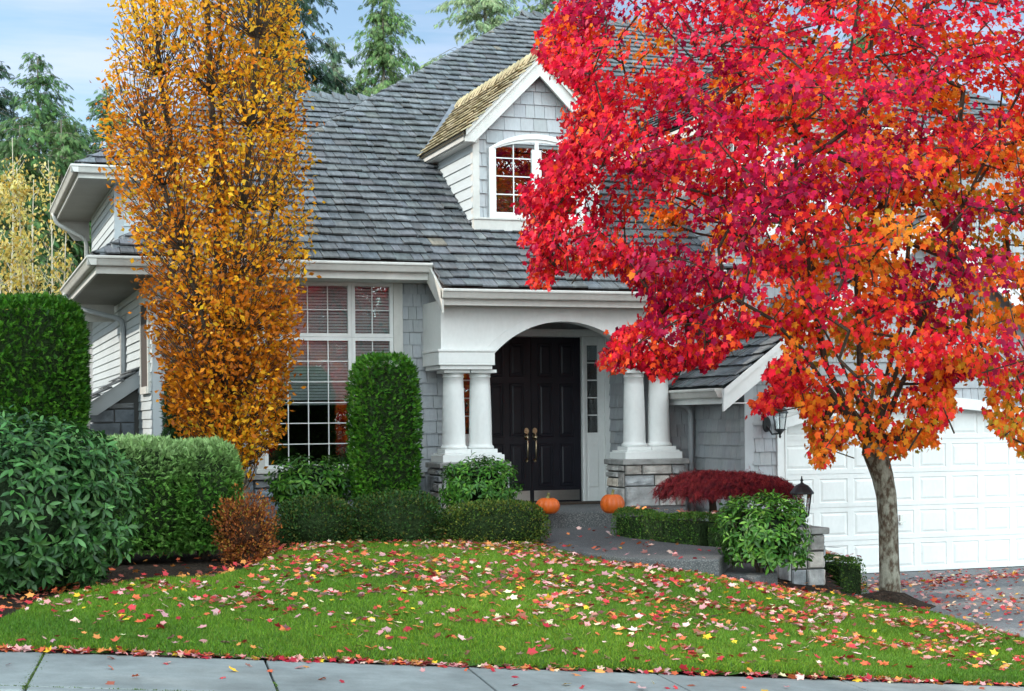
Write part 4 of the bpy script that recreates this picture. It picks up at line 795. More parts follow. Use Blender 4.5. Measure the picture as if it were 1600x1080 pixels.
V = np.empty((ng, 3, 3)); V[:, 0] = np.c_[x - w * np.cos(az), y - w * np.sin(az), z]; V[:, 1] = np.c_[x + w * np.cos(az), y + w * np.sin(az), z]; V[:, 2] = np.c_[x + lean[:, 0] * hgt, y + lean[:, 1] * hgt, z + hgt]
gc = pick([(.100, .205, .010), (.130, .25, .012), (.075, .165, .010), (.20, .26, .025)], ng, (4, 3, 3, 1), .14) * (1 + .30 * pn + .12 * pn2)[:, None] * np.c_[1 + .18 * pn, np.ones(ng), np.ones(ng)]
o = np_object('grass', V.reshape(-1, 3), np.arange(ng * 3).reshape(-1, 3), np.repeat(gc, 3, 0), M['grass']); tag(o, 'short green lawn grass under scattered fallen leaves', 'grass', kind='stuff')
# ------------------------------------------------------------------ shrubs and hedges
def superpts(n, ax, e, seed=0, lump=.05, fl=3.0, zmin=-1.0):
    """points and outward normals spread over a superellipsoid with semi-axes ax and exponent e, with smooth lumps"""
    out_p, out_n = [], []; tot = 0; nz_ = Noise3(fl, seed); ax = np.array(ax, float)
    while tot < n:
        q = rng.uniform(-1, 1, (n * 3, 3)); face = rng.integers(0, 3, n * 3); q[np.arange(n * 3), face] = np.sign(q[np.arange(n * 3), face])
        d = q / (np.sum(np.abs(q) ** e, 1) ** (1 / e))[:, None]
        nn = np.sign(d) * np.abs(d) ** (e - 1) / ax; wgt = np.linalg.norm(nn * np.prod(ax), axis=1); acc = rng.random(len(d)) < wgt / np.percentile(wgt, 98)
        d, nn = d[acc & (d[:, 2] > zmin)], nn[acc & (d[:, 2] > zmin)]
        P = d * ax; P = P * (1 + lump * nz_(unit(P) * 1.0 + P))[:, None]; out_p.append(P); out_n.append(unit(nn)); tot += len(P)
    return np.concatenate(out_p)[:n], np.concatenate(out_n)[:n]
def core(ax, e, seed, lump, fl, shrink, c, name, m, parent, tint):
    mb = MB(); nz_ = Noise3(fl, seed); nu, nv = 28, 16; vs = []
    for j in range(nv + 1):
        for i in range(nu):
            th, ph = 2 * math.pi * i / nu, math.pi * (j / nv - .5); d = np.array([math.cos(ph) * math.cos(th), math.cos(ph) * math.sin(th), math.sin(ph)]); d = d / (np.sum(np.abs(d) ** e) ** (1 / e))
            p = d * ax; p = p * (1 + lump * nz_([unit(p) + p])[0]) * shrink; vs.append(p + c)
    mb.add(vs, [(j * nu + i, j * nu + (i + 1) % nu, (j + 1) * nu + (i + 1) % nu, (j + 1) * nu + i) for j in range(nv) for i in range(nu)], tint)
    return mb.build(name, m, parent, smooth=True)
def shrub(name, label, cat, c, ax, e, n, size, pal, tpl, m='green', depth=.12, lump=.06, fl=3., upbias=.3, out=.6, droop=0, seed=1, zmin=-.9, shr=.8, w=None, group=None, stems=5, var=.16, zb=None, topc=None, corec=(.02, .035, .012)):
    c = np.array(c, float); ax = np.array(ax, float); zb = c[2] - ax[2] if zb is None else zb
    t = thing(name, label, cat, (c[0], c[1], zb), group)
    P, Nn = superpts(n, ax, e, seed, lump, fl, zmin); dd = rng.random(n) ** 2 * depth; dd -= (rng.random(n) < .035) * rng.uniform(.02, .5, n) * max(size, .05); P = P - Nn * dd[:, None] + c
    tip = unit(Nn * out + np.c_[np.zeros((n, 2)), np.full(n, upbias - droop)] + rng.normal(0, .35, (n, 3))); nr_ = unit(Nn * .5 + np.array([0, 0, .7]) + rng.normal(0, .4, (n, 3)))
    col = pick(pal, n, w, var)
    if topc is not None: k = np.clip((P[:, 2] - c[2]) / ax[2] * 1.3 - .35, 0, 1)[:, None] * rng.uniform(.4, 1, (n, 1)); col = col * (1 - k) + np.array(topc) * k  # paler top: fresh growth, plus sky light put into the colour
    leaf_object('foliage', P, tip, nr_, rng.uniform(.7, 1.25, n) * size, col, tpl, M[m], t)
    mb = MB()
    for k in range(stems):
        a = 2 * math.pi * k / stems + .4; r0, r1 = .06 + .03 * (k % 3), .62; q = [(c[0] + ax[0] * r0 * math.cos(a), c[1] + ax[1] * r0 * math.sin(a), zb - .05), (c[0] + ax[0] * .3 * math.cos(a + .3), c[1] + ax[1] * .3 * math.sin(a + .3), zb + (c[2] - zb) * .6), (c[0] + ax[0] * r1 * math.cos(a), c[1] + ax[1] * r1 * math.sin(a), c[2] + ax[2] * .25)]; mb.tube(q, [.022, .016, .007], 6)
    if stems: mb.build('stems', M['limb'], t)
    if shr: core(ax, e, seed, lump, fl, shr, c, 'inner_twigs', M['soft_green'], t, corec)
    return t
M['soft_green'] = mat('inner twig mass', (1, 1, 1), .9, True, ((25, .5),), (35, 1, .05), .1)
def rosettes(name, label, c, ax, nsh, size, pal, seed, e=2.1, lump=.10, zmin=-.75, zb=None, m='gloss', stems=8, group=None, leaves=9, shr=.6, depth=.22, fwd=(-.25, 1.0), droop=.12, sup=.45):
    """a shrub whose leaves stand in whorls round the ends of its shoots"""
    c = np.array(c, float); ax = np.array(ax, float); zb = c[2] - ax[2] if zb is None else zb; t = thing(name, label, 'shrub', (c[0], c[1], zb), group)
    S_, Nn = superpts(nsh, ax, e, seed, lump, 3.2, zmin); S_ = S_ - Nn * (rng.random(nsh) ** 1.5 * depth)[:, None] + c; sd_ = unit(Nn * .75 + [0, 0, sup] + rng.normal(0, .22, (nsh, 3)))
    own = np.repeat(np.arange(nsh), leaves); k = np.tile(np.arange(leaves), nsh); n = len(own); e1 = unit(np.cross(sd_, rng.normal(0, 1, (nsh, 3)))); e2_ = np.cross(sd_, e1); a = k * 2.4 + rng.normal(0, .2, n); rd_ = e1[own] * np.cos(a)[:, None] + e2_[own] * np.sin(a)[:, None]
    f = (k / leaves); tip = unit(rd_ + sd_[own] * (fwd[0] + fwd[1] * f + rng.normal(0, .16, n))[:, None] - np.c_[np.zeros((n, 2)), np.full(n, droop)]); nr_ = unit(sd_[own] + rng.normal(0, .12, (n, 3)))
    P = S_[own] + sd_[own] * ((f - .6) * size * .35)[:, None] + tip * .012; tone = (1 + rng.normal(0, .15, nsh))[own][:, None]
    leaf_object('foliage', P, tip, nr_, rng.uniform(.75, 1.15, n) * size * (1 - .25 * f), np.clip(pick(pal, n) * tone * (1 + .35 * f[:, None] * np.array([1, .9, .4])), .004, .9), LANCE, M[m], t)
    mb = MB()
    for j in range(stems):
        a_ = 2 * math.pi * j / stems + .4; q = [(c[0] + ax[0] * .10 * math.cos(a_), c[1] + ax[1] * .10 * math.sin(a_), zb - .05), (c[0] + ax[0] * .32 * math.cos(a_ + .3), c[1] + ax[1] * .32 * math.sin(a_ + .3), zb + (c[2] - zb) * .7), (c[0] + ax[0] * .7 * math.cos(a_), c[1] + ax[1] * .7 * math.sin(a_), c[2] + ax[2] * .3)]; mb.tube(q, [.022, .016, .007], 6)
    mb.build('stems', M['limb'], t)
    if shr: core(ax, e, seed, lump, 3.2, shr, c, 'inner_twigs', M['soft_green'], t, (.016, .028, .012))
    return t
def at(px, y0, y1, s, half_px, depth):
    """centre and semi-axes of a plant seen between rows y0 and y1 around column px at distance s"""
    a, b_ = Ps(px, y0, s), Ps(px, y1, s); return ((a + b_) / 2), (half_px * s / FPX, depth, abs(a.z - b_.z) / 2)
ARB = [(.032, .115, .008), (.05, .155, .010), (.020, .078, .007), (.07, .19, .014)]
c, ax = at(30, 468, 720, 21.6, 98, .85)
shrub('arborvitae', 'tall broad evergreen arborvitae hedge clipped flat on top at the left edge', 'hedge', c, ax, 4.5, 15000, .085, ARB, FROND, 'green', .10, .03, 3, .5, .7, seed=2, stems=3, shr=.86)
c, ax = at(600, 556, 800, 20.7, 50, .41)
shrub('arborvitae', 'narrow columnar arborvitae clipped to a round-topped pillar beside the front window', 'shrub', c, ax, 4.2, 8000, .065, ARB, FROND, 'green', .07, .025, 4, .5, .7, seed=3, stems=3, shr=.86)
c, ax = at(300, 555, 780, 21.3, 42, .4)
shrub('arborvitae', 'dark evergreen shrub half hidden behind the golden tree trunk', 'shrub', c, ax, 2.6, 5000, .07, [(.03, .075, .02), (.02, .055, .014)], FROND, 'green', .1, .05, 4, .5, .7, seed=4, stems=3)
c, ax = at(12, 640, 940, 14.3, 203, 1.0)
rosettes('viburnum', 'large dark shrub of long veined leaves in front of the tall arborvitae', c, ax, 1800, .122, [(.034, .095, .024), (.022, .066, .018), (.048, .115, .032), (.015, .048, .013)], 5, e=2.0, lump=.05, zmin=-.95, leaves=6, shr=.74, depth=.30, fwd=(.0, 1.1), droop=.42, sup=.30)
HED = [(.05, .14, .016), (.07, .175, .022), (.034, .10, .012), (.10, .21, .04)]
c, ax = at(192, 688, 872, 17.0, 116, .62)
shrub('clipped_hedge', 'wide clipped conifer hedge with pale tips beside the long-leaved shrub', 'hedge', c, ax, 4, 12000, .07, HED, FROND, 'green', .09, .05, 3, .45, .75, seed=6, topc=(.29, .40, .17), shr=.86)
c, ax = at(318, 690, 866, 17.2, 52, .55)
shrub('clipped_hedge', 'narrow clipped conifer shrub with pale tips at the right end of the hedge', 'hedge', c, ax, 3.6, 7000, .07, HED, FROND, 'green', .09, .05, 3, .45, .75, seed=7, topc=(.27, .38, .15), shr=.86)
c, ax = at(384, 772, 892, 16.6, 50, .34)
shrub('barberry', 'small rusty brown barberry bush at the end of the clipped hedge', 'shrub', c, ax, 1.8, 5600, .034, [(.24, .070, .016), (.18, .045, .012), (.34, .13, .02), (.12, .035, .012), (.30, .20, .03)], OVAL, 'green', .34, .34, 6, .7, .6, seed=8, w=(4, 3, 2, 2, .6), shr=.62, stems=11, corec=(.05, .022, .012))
RHO = [(.036, .115, .014), (.055, .155, .018), (.024, .082, .012), (.085, .19, .026)]
c, ax = at(486, 708, 800, 20.9, 70, .5)
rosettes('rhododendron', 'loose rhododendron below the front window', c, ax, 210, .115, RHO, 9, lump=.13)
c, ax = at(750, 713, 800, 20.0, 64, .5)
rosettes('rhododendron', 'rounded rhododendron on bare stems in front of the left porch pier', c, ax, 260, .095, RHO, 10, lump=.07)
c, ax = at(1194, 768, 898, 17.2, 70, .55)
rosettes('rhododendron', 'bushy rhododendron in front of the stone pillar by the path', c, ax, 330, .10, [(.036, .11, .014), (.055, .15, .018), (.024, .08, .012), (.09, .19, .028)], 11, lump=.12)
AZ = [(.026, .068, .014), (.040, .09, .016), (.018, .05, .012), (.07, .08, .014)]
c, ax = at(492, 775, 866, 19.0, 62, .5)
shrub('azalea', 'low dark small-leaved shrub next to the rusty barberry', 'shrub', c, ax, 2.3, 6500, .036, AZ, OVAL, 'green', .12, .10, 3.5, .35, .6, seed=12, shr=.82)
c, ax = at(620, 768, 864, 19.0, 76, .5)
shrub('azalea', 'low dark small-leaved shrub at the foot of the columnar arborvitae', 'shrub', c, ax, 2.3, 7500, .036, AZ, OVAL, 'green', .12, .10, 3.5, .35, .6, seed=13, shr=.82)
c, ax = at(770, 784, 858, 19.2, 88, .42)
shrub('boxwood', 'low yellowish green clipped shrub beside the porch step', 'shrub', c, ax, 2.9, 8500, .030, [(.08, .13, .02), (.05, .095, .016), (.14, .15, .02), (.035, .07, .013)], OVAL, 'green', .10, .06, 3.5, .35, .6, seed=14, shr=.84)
BOX = [(.045, .11, .016), (.065, .15, .02), (.03, .08, .012), (.10, .16, .026)]
def hedge_line(name, label, pts, hw_, ht, n, size, pal, seed):
    P = np.array([tuple(p) for p in pts], float); t = thing(name, label, 'hedge', tuple(P[0])); sg = np.diff(P, axis=0); ln = np.linalg.norm(sg, axis=1); cum = np.r_[0, np.cumsum(ln)]
    u = rng.uniform(-hw_ / cum[-1], 1 + hw_ / cum[-1], n) * cum[-1]; uc = np.clip(u, 0, cum[-1] - 1e-6); k = np.searchsorted(cum, uc, 'right') - 1; C = P[k] + sg[k] * ((uc - cum[k]) / ln[k])[:, None]
    d = sg[k] / ln[k][:, None]; pr = np.c_[d[:, 1], -d[:, 0], np.zeros(n)]; a = rng.uniform(-.25, math.pi + .25, n); e = 5.0
    cs, sn = np.cos(a), np.sin(a); r = (np.abs(cs) ** e + np.abs(sn) ** e) ** (-1 / e); endf = np.clip(np.abs(u - uc) / hw_, 0, 1); rr_ = np.sqrt(np.clip(1 - endf ** 2.5, 0, 1))
    ext = np.where(u > uc, u - uc, np.where(u < uc, u - uc, 0))
    Q = C + d * ext[:, None] + pr * (cs * r * hw_ * rr_)[:, None]; Q[:, 2] += np.clip(sn * r, -.1, 2) * ht * (1 - .25 * endf ** 3)
    Nn = unit(pr * cs[:, None] + d * (np.sign(ext) * endf)[:, None] + np.c_[np.zeros((n, 2)), sn]); Q = Q * 1 + Nn * (.03 * Noise3(5, seed)(Q))[:, None] - Nn * (rng.random(n) ** 2 * .07)[:, None]
    leaf_object('foliage', Q, unit(Nn * .7 + [0, 0, .35] + rng.normal(0, .45, (n, 3))), unit(Nn + rng.normal(0, .5, (n, 3))), rng.uniform(.7, 1.25, n) * size, pick(pal, n), OVAL, M['green'], t)
    mb = MB()
    for i in range(len(P) - 1):
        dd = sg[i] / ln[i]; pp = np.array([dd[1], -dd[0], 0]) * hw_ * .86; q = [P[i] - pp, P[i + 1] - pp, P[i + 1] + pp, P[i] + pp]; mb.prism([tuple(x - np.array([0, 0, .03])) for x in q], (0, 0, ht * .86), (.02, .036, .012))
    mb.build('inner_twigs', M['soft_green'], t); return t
hp = [Ps(985, 830, 20.4), Ps(1010, 842, 19.9), Ps(1055, 849, 19.4), Ps(1110, 853, 19.0), Ps(1165, 855, 18.9)]
hp = [Vector((p.x, p.y, .10)) for p in hp]
hl_ = hedge_line('boxwood_hedge', 'low curved boxwood hedge bordering the path right of the porch', hp, .22, .44, 11000, .027, BOX, 31)
bp_ = [Pz(1302, 905, -.30), Pz(1346, 915, -.32)]
hedge_line('boxwood_hedge', 'small clipped boxwood block between the stone pillar and the maple trunk', [Vector((p.x, p.y + .25, -.42)) for p in bp_], .17, .40, 3600, .027, BOX, 32)
# weeping lace-leaf maple by the porch
c, ax = at(1140, 726, 800, 20.3, 112, .75); base = Ps(1113, 806, 20.3)
lm = thing('laceleaf_maple', 'low weeping burgundy laceleaf maple spreading beside the porch', 'tree', (base.x, base.y, base.z - .1))
n = 9500; P, Nn = superpts(n, (ax[0], ax[1], ax[2] * .95), 2.2, 41, .12, 3.0, .06); P = P + np.array([c[0], c[1], c[2] - ax[2] * .15]); P[:, 2] -= rng.random(n) ** 1.5 * .13 + .04 * np.clip((P[:, 0] - c[0]) / ax[0], -.5, 1)
leaf_object('crown', P, unit(Nn * np.array([.7, .7, .1]) + np.array([0, 0, -.55]) + rng.normal(0, .3, (n, 3))), unit(Nn + [0, 0, .3] + rng.normal(0, .3, (n, 3))), rng.uniform(.06, .11, n), pick([(.12, .010, .016), (.15, .012, .02), (.06, .008, .014), (.20, .02, .022)], n), LACE, M['lace'], lm)
mb = MB(); fk = base + Vector((0, 0, .22)); mb.tube([base - Vector((0, 0, .25)), base + Vector((.01, 0, .1)), fk], [.055, .05, .045], 8)
for k in range(11):
    a = k * .57; r = .75; e_ = Vector((c[0] + ax[0] * r * math.cos(a), c[1] + ax[1] * r * math.sin(a), c[2] - .02)); mid = (fk + e_) / 2 + Vector((0, 0, .22)); mb.tube([fk, fk * .6 + mid * .4 + Vector((0, 0, .06)), mid, e_], [.03, .022, .015, .006], 6)
mb.build('trunk', M['limb'], lm)
# ------------------------------------------------------------------ branching skeleton for the two street trees
class Skel:
    def __init__(s): s.p = []; s.par = []; s.load = []
    def add(s, p, par): s.p.append(np.array(p, float)); s.par.append(par); s.load.append(0.0); return len(s.p) - 1
    def chain(s, pts, par=-1):
        for p in pts: par = s.add(p, par)
        return par
    def grow(s, targets, lift=.12, pull=.5, step=.28, up=.35, first=0, frozen=False):
        n0 = len(s.p)
        order = np.argsort(np.linalg.norm(targets - s.p[first], axis=1)); ends = np.empty(len(targets), int)
        for i in order:
            t = targets[i]; A = np.array(s.p[:n0] if frozen else s.p); d = t - A; dist = np.linalg.norm(d, axis=1); cost = dist + pull * np.maximum(0, -(d[:, 2] + .2)) + up * np.maximum(0, .6 - d[:, 2] / np.maximum(dist, .01)) * .5
            k = int(np.argmin(cost)); L_ = dist[k]; m_ = max(1, int(L_ / step)); a = s.p[k]; par = k
            side = rng.normal(0, .05 * L_, 3)
            for q in range(1, m_ + 1):
                f = q / m_; par = s.add(a + (t - a) * f + np.array([0, 0, lift * L_ * math.sin(math.pi * f) * (1 - f)]) + side * math.sin(math.pi * f) + (rng.normal(0, .012, 3) if q < m_ else 0), par)
            ends[i] = par
        return ends
    def radii(s, ends, tipr, k):
        for e in ends: s.load[e] += 1
        for i in range(len(s.p) - 1, -1, -1):
            if s.par[i] >= 0: s.load[s.par[i]] += s.load[i]
        return tipr + k * np.sqrt(np.array(s.load))
    def mesh(s, mb, r, n=6, skip=()):
        for i in range(len(s.p)):
            j = s.par[i]
            if j < 0 or i in skip: continue
            mb.tube([s.p[j], s.p[i]], [min(r[j], r[i] * 1.35), r[i]], n if r[i] > .02 else 5, cap=False)
def poly_sample(poly, n, mins=0):
    poly = [tuple(map(float, p)) for p in poly]; xs = [p[0] for p in poly]; ys = [p[1] for p in poly]; out = []
    while len(out) < n:
        x = rng.uniform(min(xs), max(xs), 2000); y = rng.uniform(min(ys), max(ys), 2000); m_ = inpoly(poly, x, y); out += list(zip(x[m_], y[m_]))
    return np.array(out[:n])
# ------------------------------------------------------------------ red maple
def to_px(P):
    d = P - np.array([0, 0, CZ]); f_, r_, u_ = d @ np.array(FWD), d @ np.array(RGT), d[:, 2]; x, y = r_ / f_ * FPX, -u_ / f_ * FPX
    return PX0 + x + ROLL * y, PY0 + y - ROLL * x
def inside(poly, P, tol):
    x, y = to_px(P); return inpoly([tuple(map(float, p)) for p in poly], x + rng.normal(0, tol, len(x)), y + rng.normal(0, tol, len(x)))
S0 = 17.9; TB = hitH(1391, 938)
rm = thing('maple_tree', 'red maple tree with crimson and orange leaves on a lichen-spotted trunk beside the driveway', 'tree', (TB.x, TB.y, TB.z))
SIL = [(872, -20), (866, 18), (846, 40), (830, 62), (846, 88), (838, 100), (872, 122), (905, 150), (905, 172), (872, 180), (884, 205), (866, 228), (880, 245), (840, 258), (852, 278), (806, 295), (822, 315), (800, 335), (825, 352), (808, 385), (836, 405), (820, 445), (852, 460), (870, 420), (905, 432), (960, 425), (985, 450), (1015, 470), (1000, 510), (945, 530), (960, 545), (926, 568), (950, 590), (990, 572), (1010, 588), (1045, 602), (1060, 575), (1110, 580), (1140, 548), (1180, 520), (1225, 520), (1230, 560), (1190, 590), (1210, 610), (1172, 645), (1200, 655), (1225, 628), (1255, 645), (1262, 690), (1275, 738), (1300, 728), (1310, 705), (1340, 695), (1365, 720), (1400, 722), (1430, 700), (1462, 712), (1475, 660), (1492, 655), (1485, 600), (1530, 590), (1550, 610), (1540, 655), (1575, 690), (1600, 722), (1680, 700), (1790, 560), (1860, 380), (1880, 150), (1820, -120), (1650, -330), (1400, -400), (1120, -300), (950, -140)]
def crown_targets(poly, n, spacing, cxp, cyp, rx, ry, rd, s0, hollow=.25):
    out = []
    while len(out) < n:
        for x, y in poly_sample(poly, 600):
            q = ((x - cxp) / rx) ** 2 + ((y - cyp) / ry) ** 2; d = rd * math.sqrt(max(.06, 1 - min(q, 1)))
            u = rng.uniform(-1, 1); u = np.sign(u) * abs(u) ** .75
            s_ = s0 + u * d; p = np.array(Ps(PX0 + (x - PX0) * 1.0, y, s_))
            out.append((p, x, y, u))
            if len(out) >= n: break
    keep = []; A = np.empty((0, 3))
    for o in out:
        if len(A) and np.min(np.linalg.norm(A - o[0], axis=1)) < spacing: continue
        keep.append(o); A = np.vstack([A, o[0]])
    return keep
cc_ = crown_targets(SIL, 2600, .56, 1365, 240, 590, 560, 2.5, S0); ct = []
for o_ in cc_:                                                        # every clump is a few sprays side by side
    for _ in range(rng.integers(3, 8)): ct.append((o_[0] + rng.normal(0, 1, 3) * np.array([.20, .20, .12]), o_[1], o_[2], o_[3]))
EP = [(x, y) for x, y in SIL if x < 1610 and y > -30]; EP += [((a[0] + c[0]) / 2, (a[1] + c[1]) / 2) for a, c in zip(EP, EP[1:])]
for x, y in EP:                                                       # sprays that make the ragged rim
    for f in (.035, .09):
        q = (x + (1365 - x) * f, y + (330 - y) * f)
        for _ in range(2): ct.append((np.array(Ps(q[0] + rng.normal(0, 6), q[1] + rng.normal(0, 6), S0 + rng.normal(0, .5))), q[0], q[1], rng.uniform(-.6, .3)))
ct += crown_targets([(1080, 180), (1330, 180), (1340, 380), (1100, 400)], 60, .28, 1365, 240, 590, 560, 2.2, S0 + .3)      # a dense patch before the wing
T = np.array([o[0] for o in ct])
sk = Skel(); f0 = Ps(1364, 700, S0)
lim = {}
root_ = sk.add(f0, -1)
for pts in ([(1338, 668, -.15), (1308, 625, -.3), (1278, 585, -.45), (1252, 545, -.6), (1208, 500, -.75), (1140, 462, -.9)], [(1345, 660, .2), (1318, 625, .3), (1290, 570, .5), (1277, 505, .6), (1268, 420, .7), (1245, 290, .8), (1240, 130, .9)],
            [(1358, 660, .05), (1344, 590, .0), (1343, 515, .0), (1338, 420, -.05), (1345, 330, .0), (1350, 200, .05), (1362, 60, .1)], [(1375, 660, -.1), (1392, 600, -.25), (1412, 555, -.4), (1445, 490, -.55), (1468, 420, -.7), (1505, 320, -.8), (1560, 210, -.9)],
            [(1385, 655, .25), (1408, 600, .5), (1440, 545, .8), (1500, 520, 1.1), (1570, 495, 1.4), (1650, 440, 1.7)], [(1372, 650, .4), (1385, 590, .8), (1410, 500, 1.1), (1420, 380, 1.3), (1440, 200, 1.4), (1450, 40, 1.5)], [(1352, 655, -.35), (1330, 600, -.7), (1290, 520, -1.1), (1215, 400, -1.4), (1150, 260, -1.5)]):
    sk.chain([Ps(x, y, S0 + d) for x, y, d in pts], root_)
for k_, pts in ((2, [(1288, 655, -.3), (1284, 690, -.35), (1287, 715, -.35)]), (3, [(1232, 590, -.6), (1212, 625, -.65)]), (-1, [(1545, 545, 1.0), (1572, 600, .8), (1584, 660, .7)]), (-2, [(1440, 600, .5), (1446, 650, .4)]), (5, [(1060, 500, -1.0), (985, 545, -1.1)])):
    A_n = np.array(Ps(*pts[0][:2], S0 + pts[0][2])); j_ = int(np.argmin(np.linalg.norm(np.array(sk.p) - A_n, axis=1))); sk.chain([Ps(x, y, S0 + d) for x, y, d in pts], j_)   # hanging side boughs
n_main = len(sk.p)
ends = sk.grow(T, lift=.10, pull=.15, up=.15)
rad = np.minimum(sk.radii(ends, .0034, .0020), .048)
mb = MB(); tr_p = [Ps(1391, 962, S0), Ps(1391, 940, S0), Ps(1390.5, 915, S0), Ps(1389, 870, S0), Ps(1388, 820, S0), Ps(1385, 775, S0), Ps(1379, 745, S0), Ps(1372, 722, S0), Ps(1365, 702, S0), Ps(1363, 688, S0)]
mb.tube(tr_p, [.165, .135, .118, .110, .108, .112, .120, .130, .136, .09], 16)
trunk = mb.build('trunk', M['bark'], rm, smooth=True)
x_, y_ = to_px(np.array(sk.p)); SF_ = [tuple(map(float, q)) for q in SIL]; okb = np.ones(len(x_), bool)
for a_, c_ in ((-14, 0), (14, 0), (0, -14), (0, 16)): okb &= inpoly(SF_, x_ + a_, y_ + c_)
mb = MB(); sk.mesh(mb, rad, skip=set(int(i) for i in np.where(~okb & (np.arange(len(rad)) >= n_main) & (rad < .05))[0])); mb.build('branch', M['limb'], rm)
# leaves of the red maple, hanging in sprays about every twig end
CRIM = [(.60, .010, .050), (.72, .016, .050), (.42, .008, .050), (.78, .035, .045)]; SCAR = [(.86, .045, .030), (.78, .022, .036), (.88, .10, .024), (.66, .015, .040)]
ORA = [(.88, .21, .016), (.86, .13, .018), (.82, .30, .022), (.68, .21, .018)]; OLI = [(.58, .31, .022), (.76, .28, .02), (.34, .25, .025), (.80, .16, .018)]
per = 30; nT = len(T); n = nT * per; own = np.repeat(np.arange(nT), per)
tx = np.array([o[1] for o in ct]); ty = np.array([o[2] for o in ct]); tu = np.array([o[3] for o in ct])
dirr = np.array([sk.p[e] - sk.p[sk.par[e]] for e in ends]); dirr = unit(dirr)
off = rng.normal(0, 1, (n, 3)) * np.array([.115, .115, .07]) + dirr[own] * rng.uniform(-.22, .16, n)[:, None]; P = T[own] + off
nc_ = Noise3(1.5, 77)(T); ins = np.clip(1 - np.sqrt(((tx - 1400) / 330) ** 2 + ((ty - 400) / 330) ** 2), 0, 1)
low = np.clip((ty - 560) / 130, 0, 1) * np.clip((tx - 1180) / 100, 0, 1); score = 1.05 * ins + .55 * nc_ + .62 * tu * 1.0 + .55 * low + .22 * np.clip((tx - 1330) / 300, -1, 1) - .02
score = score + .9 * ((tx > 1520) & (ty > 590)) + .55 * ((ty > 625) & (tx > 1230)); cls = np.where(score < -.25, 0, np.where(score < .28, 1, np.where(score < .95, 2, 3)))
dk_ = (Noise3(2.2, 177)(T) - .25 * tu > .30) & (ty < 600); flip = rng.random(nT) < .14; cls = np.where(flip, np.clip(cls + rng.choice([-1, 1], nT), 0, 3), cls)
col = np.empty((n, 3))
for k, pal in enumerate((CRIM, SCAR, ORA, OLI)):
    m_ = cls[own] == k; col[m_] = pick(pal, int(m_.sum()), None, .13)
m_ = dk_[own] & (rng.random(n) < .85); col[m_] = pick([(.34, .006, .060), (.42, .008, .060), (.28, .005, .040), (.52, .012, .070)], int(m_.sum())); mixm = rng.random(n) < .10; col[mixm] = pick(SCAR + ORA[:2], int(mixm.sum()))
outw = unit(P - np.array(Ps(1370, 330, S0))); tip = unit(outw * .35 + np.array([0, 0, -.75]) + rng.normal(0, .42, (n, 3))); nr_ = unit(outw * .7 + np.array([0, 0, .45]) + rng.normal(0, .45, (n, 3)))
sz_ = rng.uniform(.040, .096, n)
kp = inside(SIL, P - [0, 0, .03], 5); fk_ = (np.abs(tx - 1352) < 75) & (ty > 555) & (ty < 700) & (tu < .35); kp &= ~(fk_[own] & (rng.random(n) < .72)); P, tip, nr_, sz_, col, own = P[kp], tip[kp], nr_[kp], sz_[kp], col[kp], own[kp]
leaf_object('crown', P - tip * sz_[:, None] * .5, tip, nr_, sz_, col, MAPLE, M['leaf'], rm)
# mound of mulch round the trunk
mb = MB(); vs = [(TB.x + .04, TB.y, TB.z + .09)]; ns = 40; bn = Noise3(3.5, 8)
for r_, z_ in ((.12, .085), (.18, .06), (.25, .035), (.33, .0), (.42, -.07)):
    for k in range(ns): a_ = 2 * math.pi * k / ns; f_ = 1 + .28 * bn([[math.cos(a_), math.sin(a_), r_]])[0]; q = (TB.x + .04 + r_ * f_ * math.cos(a_) * 1.15, TB.y + r_ * f_ * math.sin(a_)); vs.append((q[0], q[1], max(h1(*q), TB.z - .25) + max(z_, -.03) + .012 * bn([[q[0] * 4, q[1] * 4, 0]])[0]))
mb.add(vs, [(0, 1 + k, 1 + (k + 1) % ns) for k in range(ns)] + [(1 + j * ns + k, 1 + (j + 1) * ns + k, 1 + (j + 1) * ns + (k + 1) % ns, 1 + j * ns + (k + 1) % ns) for j in range(4) for k in range(ns)]); tag(mb.build('mulch_mound', M['mulch'], smooth=True), kind='structure')
# ------------------------------------------------------------------ golden columnar beech
S1 = 19.6; gb = Ps(377, 795, S1)
gt = thing('beech_tree', 'tall columnar beech tree with golden orange leaves at the house corner', 'tree', (gb.x, gb.y, gb.z))
GS = [(196, -260), (190, -120), (182, -20), (172, 60), (165, 110), (158, 160), (152, 215), (160, 250), (185, 290), (172, 318), (205, 350), (222, 400), (215, 440), (232, 500), (240, 540), (255, 580), (262, 640), (285, 690), (330, 715), (352, 760), (372, 770), (392, 750), (402, 712), (432, 690), (446, 640), (448, 590), (468, 540), (470, 470), (480, 410), (490, 350), (482, 270), (478, 200), (476, 120), (470, 40), (462, -60), (440, -200), (380, -360), (300, -420), (230, -360)]
ct2 = crown_targets(GS, 5600, .175, 330, 200, 165, 640, 1.25, S1); ct2 += crown_targets([(228, 470), (468, 470), (450, 590), (440, 690), (400, 715), (375, 765), (352, 755), (325, 712), (285, 690), (255, 590)], 700, .13, 350, 560, 120, 220, .8, S1); T2 = np.array([o[0] for o in ct2]); ty2 = np.array([o[2] for o in ct2])
sk2 = Skel(); r2 = sk2.chain([gb - Vector((0, 0, .3)), Ps(376, 770, S1), Ps(372, 735, S1), Ps(365, 690, S1)])
